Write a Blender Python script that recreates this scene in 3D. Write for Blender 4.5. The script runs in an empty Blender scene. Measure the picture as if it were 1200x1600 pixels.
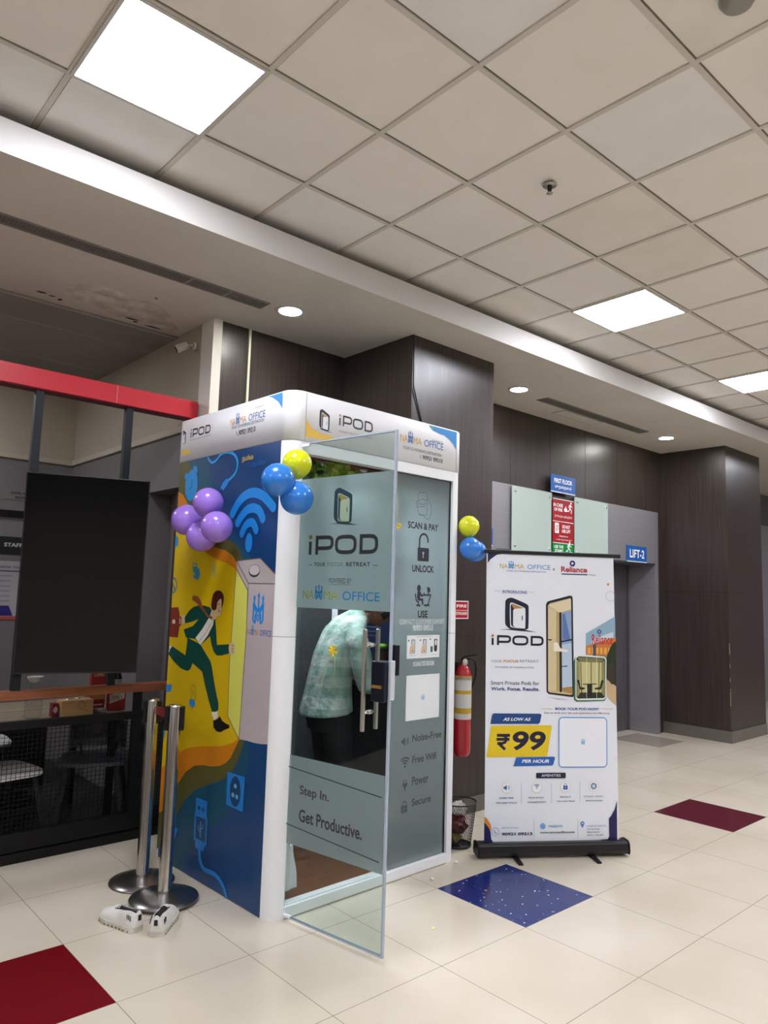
import bpy, bmesh, math, random
from mathutils import Vector, Matrix, noise
from mathutils.geometry import tessellate_polygon
random.seed(7)
scene = bpy.context.scene
PI = math.pi
R = math.radians

# ------------------------------------------------------------------ camera
cam_d = bpy.data.cameras.new('camera')
cam = bpy.data.objects.new('camera', cam_d)
scene.collection.objects.link(cam)
scene.camera = cam
cam_d.sensor_fit = 'VERTICAL'
cam_d.sensor_height = 36.0
cam_d.lens = 1140.536 * 36.0 / 1600.0
cam_d.clip_start = 0.05
cam_d.clip_end = 80
cam.matrix_world = Matrix(((0.74237, -0.09584, -0.66310, 0.00000), (-0.66933, -0.06231, -0.74035, 0.00000), (0.02964, 0.99344, -0.11041, 1.61221), (0.00000, 0.00000, 0.00000, 1.00000)))

# ------------------------------------------------------------------ world and exposure
world = bpy.data.worlds.new('world')
scene.world = world
world.use_nodes = True
world.node_tree.nodes['Background'].inputs[0].default_value = (0.86, 0.93, 1.0, 1)
world.node_tree.nodes['Background'].inputs[1].default_value = 0.4
vs = scene.view_settings
vs.view_transform = 'Standard'
vs.look = 'None'
vs.gamma = 1
vs.use_curve_mapping = False
vs.exposure = 2.72
PANEL_W = 7.5          # radiance of the ceiling light diffusers
DOWN_W = 26.0          # radiance of the recessed downlights

# ------------------------------------------------------------------ materials
def lin(h):
    h = h.lstrip('#')
    out = []
    for i in (0, 2, 4):
        c = int(h[i:i+2], 16) / 255
        out.append(c / 12.92 if c <= 0.04045 else ((c + 0.055) / 1.055) ** 2.4)
    return tuple(out) + (1,)

MATS = {}
def M(name, col, rough=0.5, metal=0.0, spec=0.5, coat=0.0, emit=None, bump=None, ani=None):
    if name in MATS:
        return MATS[name]
    m = bpy.data.materials.new(name)
    m.use_nodes = True
    b = m.node_tree.nodes['Principled BSDF']
    b.inputs['Base Color'].default_value = lin(col) if isinstance(col, str) else col
    b.inputs['Roughness'].default_value = rough
    b.inputs['Metallic'].default_value = metal
    b.inputs['Specular IOR Level'].default_value = spec
    b.inputs['Coat Weight'].default_value = coat
    if emit:
        b.inputs['Emission Color'].default_value = lin(emit[0])
        b.inputs['Emission Strength'].default_value = emit[1]
    if bump:
        nt = m.node_tree
        tc = nt.nodes.new('ShaderNodeTexCoord')
        n = nt.nodes.new('ShaderNodeTexNoise'); n.inputs['Scale'].default_value = bump[0]
        bp = nt.nodes.new('ShaderNodeBump'); bp.inputs['Strength'].default_value = bump[1]; bp.inputs['Distance'].default_value = 0.01
        nt.links.new(tc.outputs['Object'], n.inputs['Vector'])
        nt.links.new(n.outputs['Fac'], bp.inputs['Height'])
        nt.links.new(bp.outputs['Normal'], b.inputs['Normal'])
    MATS[name] = m
    return m

def noisy(name, c1, c2, scale=(3, 3, 3), rough=0.5, detail=6, lo=0.35, hi=0.65, coat=0.0, bump=0.0, spec=0.5, rvar=0.0, metal=0.0):
    """two colour noise surface in object space"""
    m = M(name, c1, rough, coat=coat, spec=spec, metal=metal)
    nt = m.node_tree
    b = nt.nodes['Principled BSDF']
    tc = nt.nodes.new('ShaderNodeTexCoord')
    mp = nt.nodes.new('ShaderNodeMapping'); mp.inputs['Scale'].default_value = scale
    n = nt.nodes.new('ShaderNodeTexNoise'); n.inputs['Scale'].default_value = 1; n.inputs['Detail'].default_value = detail
    r = nt.nodes.new('ShaderNodeValToRGB')
    r.color_ramp.elements[0].position = lo; r.color_ramp.elements[0].color = lin(c1)
    r.color_ramp.elements[1].position = hi; r.color_ramp.elements[1].color = lin(c2)
    nt.links.new(tc.outputs['Object'], mp.inputs['Vector'])
    nt.links.new(mp.outputs['Vector'], n.inputs['Vector'])
    nt.links.new(n.outputs['Fac'], r.inputs['Fac'])
    nt.links.new(r.outputs['Color'], b.inputs['Base Color'])
    if bump:
        bp = nt.nodes.new('ShaderNodeBump'); bp.inputs['Strength'].default_value = bump; bp.inputs['Distance'].default_value = 0.01
        nt.links.new(n.outputs['Fac'], bp.inputs['Height'])
        nt.links.new(bp.outputs['Normal'], b.inputs['Normal'])
    if rvar:
        mr = nt.nodes.new('ShaderNodeMapRange'); mr.inputs['To Min'].default_value = rough - rvar; mr.inputs['To Max'].default_value = rough + rvar
        nt.links.new(n.outputs['Fac'], mr.inputs['Value']); nt.links.new(mr.outputs['Result'], b.inputs['Roughness'])
    return m

def emis(name, col, strength):
    m = bpy.data.materials.new(name); m.use_nodes = True
    nt = m.node_tree; nt.nodes.clear()
    e = nt.nodes.new('ShaderNodeEmission'); e.inputs[0].default_value = lin(col); e.inputs[1].default_value = strength
    o = nt.nodes.new('ShaderNodeOutputMaterial'); nt.links.new(e.outputs[0], o.inputs[0])
    MATS[name] = m
    return m

def schlick(nt, r0):
    """mirror share rising towards grazing angles, the same from both sides of the pane"""
    lw = nt.nodes.new('ShaderNodeLayerWeight'); lw.inputs[0].default_value = 0.5
    pw = nt.nodes.new('ShaderNodeMath'); pw.operation = 'POWER'; pw.inputs[1].default_value = 4.0
    mr = nt.nodes.new('ShaderNodeMath'); mr.operation = 'MULTIPLY_ADD'; mr.inputs[1].default_value = 0.9 - r0; mr.inputs[2].default_value = r0
    nt.links.new(lw.outputs['Facing'], pw.inputs[0]); nt.links.new(pw.outputs[0], mr.inputs[0])
    return mr

def clear_glass(name, tint, gloss=0.05, fres=1.0):
    """thin pane: see-through with a fresnel mirror on top"""
    m = bpy.data.materials.new(name); m.use_nodes = True
    nt = m.node_tree; nt.nodes.clear()
    tr = nt.nodes.new('ShaderNodeBsdfTransparent'); tr.inputs[0].default_value = lin(tint)
    gl = nt.nodes.new('ShaderNodeBsdfGlossy'); gl.inputs['Roughness'].default_value = 0.02
    fr = schlick(nt, 0.04)
    mx = nt.nodes.new('ShaderNodeMixShader')
    mu = nt.nodes.new('ShaderNodeMath'); mu.operation = 'MULTIPLY'; mu.inputs[1].default_value = fres
    nt.links.new(fr.outputs[0], mu.inputs[0]); nt.links.new(mu.outputs[0], mx.inputs[0])
    nt.links.new(tr.outputs[0], mx.inputs[1]); nt.links.new(gl.outputs[0], mx.inputs[2])
    o = nt.nodes.new('ShaderNodeOutputMaterial'); nt.links.new(mx.outputs[0], o.inputs[0])
    MATS[name] = m
    return m

def frosted(name, col, through=0.4, rough=0.55):
    """frosted film: blurred view through a milky sheet"""
    m = bpy.data.materials.new(name); m.use_nodes = True
    nt = m.node_tree; nt.nodes.clear()
    rf = nt.nodes.new('ShaderNodeBsdfRefraction'); rf.inputs['Color'].default_value = lin('DDEBE8'); rf.inputs['Roughness'].default_value = rough; rf.inputs['IOR'].default_value = 1.25
    df = nt.nodes.new('ShaderNodeBsdfDiffuse'); df.inputs['Color'].default_value = lin(col)
    tl = nt.nodes.new('ShaderNodeBsdfTranslucent'); tl.inputs['Color'].default_value = lin(col)
    gl = nt.nodes.new('ShaderNodeBsdfGlossy'); gl.inputs['Roughness'].default_value = 0.12
    a = nt.nodes.new('ShaderNodeMixShader'); a.inputs[0].default_value = 0.55
    b = nt.nodes.new('ShaderNodeMixShader'); b.inputs[0].default_value = through
    c = nt.nodes.new('ShaderNodeMixShader')
    fr = schlick(nt, 0.04)
    nt.links.new(df.outputs[0], a.inputs[1]); nt.links.new(tl.outputs[0], a.inputs[2])
    nt.links.new(a.outputs[0], b.inputs[1]); nt.links.new(rf.outputs[0], b.inputs[2])
    nt.links.new(fr.outputs[0], c.inputs[0]); nt.links.new(b.outputs[0], c.inputs[1]); nt.links.new(gl.outputs[0], c.inputs[2])
    o = nt.nodes.new('ShaderNodeOutputMaterial'); nt.links.new(c.outputs[0], o.inputs[0])
    MATS[name] = m
    return m

def ink(h, rough=0.42):
    return M('ink_' + h, h, rough)

def wood_panel(name, c1, c2, rough, sc=(55, 55, 1.3), lo=.3, hi=.7, coat=0.0):
    return noisy(name, c1, c2, sc, rough, 5, lo, hi, coat, bump=0.04, rvar=0.06)

wood = wood_panel('dark laminate', '302825', '3F3632', 0.34)
white_shell = M('white powder coat', 'F0F2F4', 0.35)
white_print = M('white vinyl', 'F0F1F5', 0.38)
black_metal = M('black metal', '09090B', 0.45, spec=0.3)
post_metal = M('charcoal steel', '171C23', 0.45, spec=0.3)
chrome = M('polished steel', 'D9D6D2', 0.14, 1.0)
steel = noisy('brushed lift steel', '918F94', '96949A', (2, 2, 90), 0.38, metal=0.35)
lift_dark = noisy('lift door steel', '5E5D60', '68676A', (60, 2, 2), 0.35, metal=0.4)
skin = M('skin', '8A5A40', 0.5)
handle_metal = M('satin aluminium', 'D8CFC6', 0.3, 0.85)

# ------------------------------------------------------------------ object helpers
COL = scene.collection
MAT4 = {}
def tag(o, label=None, cat=None, group=None, kind=None):
    if label: o['label'] = label
    if cat: o['category'] = cat
    if group: o['group'] = group
    if kind: o['kind'] = kind
    return o

def thing(name, label, cat, loc=(0, 0, 0), rotz=0.0, group=None, kind=None):
    o = bpy.data.objects.new(name, None); COL.objects.link(o)
    o.location = loc; o.rotation_euler = (0, 0, rotz)
    o.empty_display_size = 0.1
    MAT4[o.name] = Matrix.Translation(Vector(loc)) @ Matrix.Rotation(rotz, 4, 'Z')
    return tag(o, label, cat, group, kind)

class MB:
    """collects shapes (world coordinates) and links them as one mesh object"""
    def __init__(s):
        s.bm = bmesh.new(); s.slots = []
    def mi(s, mat):
        if mat not in s.slots: s.slots.append(mat)
        return s.slots.index(mat)
    def face(s, pts, mat, smooth=False):
        vs_ = [s.bm.verts.new(p) for p in pts]
        f = s.bm.faces.new(vs_); f.material_index = s.mi(mat); f.smooth = smooth
        return f
    def box(s, x0, x1, y0, y1, z0, z1, mat, mtx=None):
        P = [(x0, y0, z0), (x1, y0, z0), (x1, y1, z0), (x0, y1, z0), (x0, y0, z1), (x1, y0, z1), (x1, y1, z1), (x0, y1, z1)]
        if mtx is not None: P = [mtx @ Vector(p) for p in P]
        v = [s.bm.verts.new(p) for p in P]
        k = s.mi(mat)
        for q in ((3, 2, 1, 0), (4, 5, 6, 7), (0, 1, 5, 4), (1, 2, 6, 5), (2, 3, 7, 6), (3, 0, 4, 7)):
            f = s.bm.faces.new([v[i] for i in q]); f.material_index = k
        return s
    def bar(s, a, b, w, d, mat, up=(0, 0, 1)):
        a = Vector(a); b = Vector(b); t = (b - a); L = t.length; t.normalize()
        u = Vector(up)
        if abs(t.dot(u)) > 0.95: u = Vector((1, 0, 0))
        x = t.cross(u).normalized(); y = x.cross(t)
        m = Matrix((x, y, t)).transposed().to_4x4(); m.translation = a
        return s.box(-w/2, w/2, -d/2, d/2, 0, L, mat, m)
    def rings(s, rings, mat, cap=True, smooth=True, closed=False):
        k = s.mi(mat)
        V = [[s.bm.verts.new(p) for p in r] for r in rings]
        n = len(V[0])
        rng = range(len(V) if closed else len(V) - 1)
        for i in rng:
            a, b = V[i], V[(i + 1) % len(V)]
            for j in range(n):
                f = s.bm.faces.new((a[j], a[(j+1) % n], b[(j+1) % n], b[j])); f.material_index = k; f.smooth = smooth
        if cap and not closed:
            f = s.bm.faces.new(V[0][::-1]); f.material_index = k
            f = s.bm.faces.new(V[-1]); f.material_index = k
        return s
    def tube(s, pts, r, mat, n=10, cap=True, smooth=True):
        pts = [Vector(p) for p in pts]
        rr = r if isinstance(r, (list, tuple)) else [r] * len(pts)
        rings = []; px = None
        for i, p in enumerate(pts):
            t = (pts[min(i+1, len(pts)-1)] - pts[max(i-1, 0)]).normalized()
            if px is None:
                up = Vector((0, 0, 1)) if abs(t.z) < 0.9 else Vector((1, 0, 0))
                x = t.cross(up).normalized()
            else:
                x = (px - t * px.dot(t)).normalized()
            y = t.cross(x); px = x
            rings.append([p + (x * math.cos(2*PI*j/n) + y * math.sin(2*PI*j/n)) * rr[i] for j in range(n)])
        return s.rings(rings, mat, cap, smooth)
    def lathe(s, prof, c, mat, n=32, axis=(0, 0, 1), cap=True, smooth=True):
        ax = Vector(axis).normalized(); up = Vector((0, 0, 1)) if abs(ax.z) < .9 else Vector((1, 0, 0))
        x = ax.cross(up).normalized(); y = ax.cross(x); c = Vector(c)
        rings = [[c + ax * z + (x * math.cos(2*PI*j/n) + y * math.sin(2*PI*j/n)) * max(r, 1e-4) for j in range(n)] for r, z in prof]
        return s.rings(rings, mat, cap, smooth)
    def loft(s, secs, mat, n=20, power=1.0):
        """secs: (centre, tangent, width vector length a along side, b along up, side vector)"""
        rings = []
        for c, side, up, a, b in secs:
            c = Vector(c); side = Vector(side).normalized(); up = Vector(up).normalized()
            r = []
            for j in range(n):
                t = 2 * PI * j / n
                cx, sy = math.cos(t), math.sin(t)
                cx = math.copysign(abs(cx) ** power, cx); sy = math.copysign(abs(sy) ** power, sy)
                r.append(c + side * a * cx + up * b * sy)
            rings.append(r)
        return s.rings(rings, mat)
    def prism(s, poly, O, U, V, N, mat, smooth=False):
        """polygon in the plane (O,U,V) pushed along N"""
        O = Vector(O); U = Vector(U); V = Vector(V); N = Vector(N)
        a = [O + U*x + V*y for x, y in poly]; b = [p + N for p in a]
        k = s.mi(mat)
        va = [s.bm.verts.new(p) for p in a]; vb = [s.bm.verts.new(p) for p in b]
        tris = tessellate_polygon([[Vector((x, y, 0)) for x, y in poly]])
        for t in tris:
            for vv in (va, vb):
                try:
                    f = s.bm.faces.new([vv[i] for i in t]); f.material_index = k
                except ValueError: pass
        n = len(poly)
        for i in range(n):
            f = s.bm.faces.new((va[i], va[(i+1) % n], vb[(i+1) % n], vb[i])); f.material_index = k; f.smooth = smooth
        return s
    def build(s, name, parent=None, bev=0.0, seg=2, mods=None, keep=False):
        bm = s.bm
        if parent is not None:
            bm.transform(MAT4[parent.name].inverted())
        if not keep:
            bmesh.ops.recalc_face_normals(bm, faces=bm.faces)
        me = bpy.data.meshes.new(name); bm.to_mesh(me); bm.free()
        for m in s.slots: me.materials.append(m)
        o = bpy.data.objects.new(name, me); COL.objects.link(o)
        if parent is not None:
            o.parent = parent
            MAT4[o.name] = MAT4[parent.name]
        else:
            MAT4[o.name] = Matrix.Identity(4)
        if bev:
            b = o.modifiers.new('bevel', 'BEVEL'); b.width = bev; b.segments = seg; b.limit_method = 'ANGLE'; b.angle_limit = R(40); b.harden_normals = True
        for m in mods or []: m(o)
        return o

def centre(o, label=None):
    """move a single-mesh thing's origin to the middle of its base"""
    me = o.data
    xs = [v.co.x for v in me.vertices]; ys = [v.co.y for v in me.vertices]; zs = [v.co.z for v in me.vertices]
    c = Vector(((min(xs)+max(xs))/2, (min(ys)+max(ys))/2, min(zs)))
    me.transform(Matrix.Translation(-c)); o.location = c
    return o

def struct(o): return tag(o, kind='structure')

def copy_thing(src, loc, rotz, label, group=None):
    r = src.copy(); COL.objects.link(r); r.location = loc; r.rotation_euler = (0, 0, rotz)
    r['label'] = label
    if group: r['group'] = group
    for ch in list(src.children):
        c = ch.copy(); COL.objects.link(c); c.parent = r
        for g in list(ch.children):
            d = g.copy(); COL.objects.link(d); d.parent = c
    return r

# ---- lettering and flat print on a surface
_font_cache = {}
def glyphs(txt, bold=0.0, shear=0.0, spacing=1.0):
    if 'M' in txt: bold = 0.0
    key = (txt, bold, shear, spacing)
    if key in _font_cache: return _font_cache[key]
    cu = bpy.data.curves.new('lettering', 'FONT')
    cu.body = txt; cu.size = 1.0; cu.offset = bold; cu.shear = shear; cu.resolution_u = 4; cu.space_character = spacing
    cu.fill_mode = 'FRONT'
    ob = bpy.data.objects.new('lettering', cu); COL.objects.link(ob)
    dg = bpy.context.evaluated_depsgraph_get(); dg.update()
    me = ob.evaluated_get(dg).to_mesh()
    vs_ = [(v.co.x, v.co.y) for v in me.vertices]; fs = [tuple(p.vertices) for p in me.polygons]
    ob.evaluated_get(dg).to_mesh_clear()
    bpy.data.objects.remove(ob); bpy.data.curves.remove(cu)
    if not vs_: vs_ = [(0, 0)]
    x0 = min(v[0] for v in vs_); x1 = max(v[0] for v in vs_); y0 = min(v[1] for v in vs_); y1 = max(v[1] for v in vs_)
    w = max(x1-x0, 1e-5); h = max(y1-y0, 1e-5)
    res = ([((x-x0)/w, (y-y0)/h) for x, y in vs_], fs, w/h)
    _font_cache[key] = res
    return res

def smooth_curve(pts, n=6, closed=False):
    """Catmull-Rom through the points"""
    P = [Vector((p[0], p[1], 0)) for p in pts]; out = []
    m = len(P)
    for i in range(m if closed else m-1):
        p0 = P[(i-1) % m] if closed or i > 0 else P[0]
        p1 = P[i]; p2 = P[(i+1) % m]
        p3 = P[(i+2) % m] if closed or i+2 < m else P[-1]
        for k in range(n):
            t = k / n
            q = 0.5 * ((2*p1) + (p2-p0)*t + (2*p0-5*p1+4*p2-p3)*t*t + (3*p1-p0-3*p2+p3)*t**3)
            out.append((q.x, q.y))
    if not closed: out.append((P[-1].x, P[-1].y))
    return out

class Print:
    """flat artwork on a plane: origin O, horizontal U, normal N (v is world up)"""
    def __init__(s, O, U, N, off=0.0004, step=0.00002, clip=None):
        s.O = Vector(O); s.U = Vector(U).normalized(); s.N = Vector(N).normalized(); s.Z = Vector((0, 0, 1))
        s.off = off; s.step = step; s.mb = MB(); s.k = 0; s.clip = clip
    def P(s, u, v, k): return s.O + s.U*u + s.Z*v + s.N*(s.off + s.step*k)
    def lay(s): s.k += 1; return s.k
    def _clip(s, pts):
        if not s.clip: return pts
        u0, u1, v0, v1 = s.clip
        for ax, val, sg in ((0, u0, 1), (0, u1, -1), (1, v0, 1), (1, v1, -1)):
            out = []
            for i in range(len(pts)):
                a = pts[i]; b = pts[(i+1) % len(pts)]
                ia = sg*(a[ax]-val) >= 0; ib = sg*(b[ax]-val) >= 0
                if ia: out.append(a)
                if ia != ib:
                    t = (val-a[ax])/(b[ax]-a[ax]); out.append((a[0]+(b[0]-a[0])*t, a[1]+(b[1]-a[1])*t))
            pts = out
            if len(pts) < 3: return []
        return pts
    def poly(s, pts, col, smooth=0, same=False):
        if smooth: pts = smooth_curve(pts, smooth, True)
        pts = s._clip(list(pts))
        if len(pts) < 3: return s
        k = s.k if same else s.lay()
        m = ink(col) if isinstance(col, str) else col
        mi = s.mb.mi(m)
        vs_ = [s.mb.bm.verts.new(s.P(u, v, k)) for u, v in pts]
        for t in tessellate_polygon([[Vector((u, v, 0)) for u, v in pts]]):
            try:
                f = s.mb.bm.faces.new([vs_[i] for i in t]); f.material_index = mi
            except ValueError: pass
        return s
    def rect(s, u0, v0, u1, v1, col, r=0.0, same=False, shear=0.0):
        u0, u1 = min(u0, u1), max(u0, u1); v0, v1 = min(v0, v1), max(v0, v1)
        if r <= 0: pts = [(u0, v0), (u1, v0), (u1, v1), (u0, v1)]
        else:
            pts = []
            for cx, cy, a in ((u1-r, v0+r, -90), (u1-r, v1-r, 0), (u0+r, v1-r, 90), (u0+r, v0+r, 180)):
                for i in range(7):
                    t = R(a + 15*i); pts.append((cx + r*math.cos(t), cy + r*math.sin(t)))
        if shear: pts = [(u + (v-v0)*shear, v) for u, v in pts]
        return s.poly(pts, col, same=same)
    def frame(s, u0, v0, u1, v1, col, w, r=0.0, inner='EEF1F6'):
        s.rect(u0, v0, u1, v1, col, r); return s.rect(u0+w, v0+w, u1-w, v1-w, inner, max(r-w, 0))
    def ell(s, cu, cv, ru, rv, col, n=28, same=False):
        return s.poly([(cu + ru*math.cos(2*PI*i/n), cv + rv*math.sin(2*PI*i/n)) for i in range(n)], col, same=same)
    def ring(s, cu, cv, r, w, col, a0=0, a1=360, n=28, ry=None):
        ry = ry or r
        pts = [(cu + r*math.cos(R(a0+(a1-a0)*i/n)), cv + ry*math.sin(R(a0+(a1-a0)*i/n))) for i in range(n+1)]
        return s.stroke(pts, w, col)
    def stroke(s, pts, w, col, smooth=0, ends=False, same=False):
        if smooth: pts = smooth_curve(pts, smooth)
        k = s.k if same else s.lay()
        m = ink(col) if isinstance(col, str) else col
        mi = s.mb.mi(m)
        L = []; Rr = []
        n = len(pts)
        for i in range(n):
            a = Vector(pts[max(i-1, 0)]); b = Vector(pts[min(i+1, n-1)]); t = (b-a)
            if t.length < 1e-9: t = Vector((1, 0))
            t.normalize(); nn = Vector((-t.y, t.x)) * (w/2)
            L.append((pts[i][0]+nn.x, pts[i][1]+nn.y)); Rr.append((pts[i][0]-nn.x, pts[i][1]-nn.y))
        for i in range(n-1):
            q = [L[i], L[i+1], Rr[i+1], Rr[i]]
            if s.clip:
                q = s._clip(q)
                if len(q) < 3: continue
            f = s.mb.bm.faces.new([s.mb.bm.verts.new(s.P(u, v, k)) for u, v in q]); f.material_index = mi
        if ends:
            s.lay()
            for p in (pts[0], pts[-1]): s.ell(p[0], p[1], w/2, w/2, col, 14, same=True)
        return s
    def line(s, a, b, w, col): return s.stroke([a, b], w, col)
    def text(s, txt, A, B, col, bold=0.0, shear=0.0, spacing=1.0):
        """fit the lettering into the box from lower-left A to upper-right B"""
        V, F, asp = glyphs(txt, bold, shear, spacing)
        k = s.lay(); m = ink(col) if isinstance(col, str) else col; mi = s.mb.mi(m)
        # B may sit higher or lower than level: the box stays level, its height is |dv|
        vs_ = [s.mb.bm.verts.new(s.P(A[0] + (B[0]-A[0])*x, A[1] + (B[1]-A[1])*y, k)) for x, y in V]
        for f in F:
            try:
                q = s.mb.bm.faces.new([vs_[i] for i in f]); q.material_index = mi
            except ValueError: pass
        return s
    def textc(s, txt, cu, cv, w, h, col, bold=0.0, sgn=1, shear=0.0, spacing=1.0):
        return s.text(txt, (cu - sgn*w/2, cv-h/2), (cu + sgn*w/2, cv+h/2), col, bold, shear, spacing)
    def build(s, name, parent, label=None):
        o = s.mb.build(name, parent, keep=True)
        if label: o['label'] = label
        return o

# ================================================================== THE SETTING
FX, FY, FT = 1.2916, 3.5172, 0.6       # floor tile joints
def tile_floor():
    m = noisy('cream floor tile', 'C8BDAA', 'D5CBBA', (1.4, 1.4, 1.4), 0.13, 8, 0.3, 0.7, spec=0.5)
    nt = m.node_tree; b = nt.nodes['Principled BSDF']
    tc = nt.nodes.new('ShaderNodeTexCoord'); sp = nt.nodes.new('ShaderNodeSeparateXYZ'); nt.links.new(tc.outputs['Object'], sp.inputs[0])
    def edge(sock, off):
        a = nt.nodes.new('ShaderNodeMath'); a.operation = 'SUBTRACT'; a.inputs[1].default_value = off; nt.links.new(sock, a.inputs[0])
        d = nt.nodes.new('ShaderNodeMath'); d.operation = 'DIVIDE'; d.inputs[1].default_value = FT; nt.links.new(a.outputs[0], d.inputs[0])
        w = nt.nodes.new('ShaderNodeMath'); w.operation = 'PINGPONG'; w.inputs[1].default_value = 0.5; nt.links.new(d.outputs[0], w.inputs[0])
        l = nt.nodes.new('ShaderNodeMath'); l.operation = 'LESS_THAN'; l.inputs[1].default_value = 0.0028; nt.links.new(w.outputs[0], l.inputs[0])
        return l.outputs[0]
    mx = nt.nodes.new('ShaderNodeMath'); mx.operation = 'MAXIMUM'
    nt.links.new(edge(sp.outputs[0], FX), mx.inputs[0]); nt.links.new(edge(sp.outputs[1], FY), mx.inputs[1])
    old = b.inputs['Base Color'].links[0].from_socket
    mix = nt.nodes.new('ShaderNodeMix'); mix.data_type = 'RGBA'; mix.inputs[7].default_value = lin('8E8374')
    nt.links.new(mx.outputs[0], mix.inputs[0]); nt.links.new(old, mix.inputs[6]); nt.links.new(mix.outputs[2], b.inputs['Base Color'])
    # faint flecks of wear in the gloss
    n2 = nt.nodes.new('ShaderNodeTexNoise'); n2.inputs['Scale'].default_value = 2.2; n2.inputs['Detail'].default_value = 8
    nt.links.new(tc.outputs['Object'], n2.inputs['Vector'])
    mr = nt.nodes.new('ShaderNodeMapRange'); mr.inputs['To Min'].default_value = 0.09; mr.inputs['To Max'].default_value = 0.24
    nt.links.new(n2.outputs['Fac'], mr.inputs['Value']); nt.links.new(mr.outputs[0], b.inputs['Roughness'])
    return m
floor_cream = tile_floor()
def speck(name, c, c2, thr):
    m = M(name, c, 0.16); nt = m.node_tree; b = nt.nodes['Principled BSDF']
    tc = nt.nodes.new('ShaderNodeTexCoord')
    v = nt.nodes.new('ShaderNodeTexVoronoi'); v.inputs['Scale'].default_value = 34
    nt.links.new(tc.outputs['Object'], v.inputs['Vector'])
    l = nt.nodes.new('ShaderNodeMath'); l.operation = 'LESS_THAN'; l.inputs[1].default_value = thr; nt.links.new(v.outputs['Distance'], l.inputs[0])
    n = nt.nodes.new('ShaderNodeTexNoise'); n.inputs['Scale'].default_value = 26; nt.links.new(tc.outputs['Object'], n.inputs['Vector'])
    g = nt.nodes.new('ShaderNodeMath'); g.operation = 'GREATER_THAN'; g.inputs[1].default_value = 0.53; nt.links.new(n.outputs['Fac'], g.inputs[0])
    mu = nt.nodes.new('ShaderNodeMath'); mu.operation = 'MULTIPLY'; nt.links.new(l.outputs[0], mu.inputs[0]); nt.links.new(g.outputs[0], mu.inputs[1])
    mix = nt.nodes.new('ShaderNodeMix'); mix.data_type = 'RGBA'; mix.inputs[6].default_value = lin(c); mix.inputs[7].default_value = lin(c2)
    nt.links.new(mu.outputs[0], mix.inputs[0]); nt.links.new(mix.outputs[2], b.inputs['Base Color'])
    return m
tile_red = M('dark red floor tile', '6B0A14', 0.16)
tile_blue = speck('speckled blue floor tile', '10256B', 'D8DEE8', 0.16)
tile_maroon = speck('maroon floor tile', '5A1E2C', '8A4A55', 0.12)
tile_grey = M('grey beige floor tile', 'A39A8C', 0.16)
mb = MB()
special = {(-1, 0): tile_red, (3, 1): tile_blue, (7, 1): tile_maroon, (11, -2): tile_grey}
for i in range(-19, 26):
    for j in range(-9, 21):
        x0 = FX + i*FT; y1 = FY - j*FT; y0 = y1 - FT
        mb.face([(x0, y0, 0), (x0+FT, y0, 0), (x0+FT, y1, 0), (x0, y1, 0)], special.get((i, j), floor_cream))
bmesh.ops.remove_doubles(mb.bm, verts=mb.bm.verts, dist=1e-4)
struct(mb.build('floor', keep=True))

mb = MB(); mb.box(-10, 2.4, 4.74, 7.4, 0, .004, noisy('dark restaurant floor', '1B1918', '26231F', (3, 3, 3), .35))
struct(mb.build('floor_restaurant'))

# ---- tiled ceiling with exposed grid, turned slightly against the floor
CX, CY, CZ, CA, CT = 2.0586, 1.8111, 3.729, -0.0100, 0.6
def cp(i, j, z=CZ):
    x, y = i*CT, j*CT
    return (CX + math.cos(CA)*x - math.sin(CA)*y, CY + math.sin(CA)*x + math.cos(CA)*y, z)
tile_mats = [noisy('ceiling tile %s' % n, a, b_, (5, 5, 5), 0.8, 4, .3, .8, bump=0.03) for n, a, b_ in
             (('warm', 'E6E0D8', 'EAE5DE'), ('cool', 'E4E0DC', 'E9E6E3'), ('stained', 'DED7CC', 'E7E1D8'))]
grid_metal = M('ceiling grid bar', 'C9C2B8', 0.5)
gap_shade = M('ceiling gap shade', '6E665E', 0.9)  # dark strips in this colour stand in for shadow gaps beside the bars
mb = MB(); rr = random.Random(3)
for i in range(-16, 24):
    for j in range(-17, 4):
        mt = tile_mats[rr.choice((0, 0, 0, 1, 1, 2))]
        dz = 0.006 + rr.random()*0.003
        a, b_, c_, d_ = [Vector(cp(i+p, j+q, CZ+dz)) for p, q in ((0, 0), (1, 0), (1, 1), (0, 1))]
        mb.face([a, d_, c_, b_], mt)
struct(mb.build('ceiling', keep=True))
mb = MB()
for j in range(-17, 5):
    a = Vector(cp(-16, j)); b_ = Vector(cp(24, j)); mb.bar(a + Vector((0, 0, .004)), b_ + Vector((0, 0, .004)), 0.024, 0.009, grid_metal)
    mb.bar(a + Vector((0, -.0145, .0058)), b_ + Vector((0, -.0145, .0058)), 0.004, 0.003, gap_shade)
for i in range(-16, 25):
    a = Vector(cp(i, -17)); b_ = Vector(cp(i, 4)); mb.bar(a + Vector((0, 0, .0035)), b_ + Vector((0, 0, .0035)), 0.024, 0.009, grid_metal)
    mb.bar(a + Vector((.0145, 0, .0058)), b_ + Vector((.0145, 0, .0058)), 0.004, 0.003, gap_shade)
struct(mb.build('trim_1', keep=False))
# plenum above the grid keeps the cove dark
mb = MB(); mb.box(-9, 17, -9, 5.0, 3.80, 3.84, gap_shade); mb.box(-9, 17, 4.1, 4.2, 3.6, 3.8, gap_shade)
struct(mb.build('trim_2'))

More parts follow.
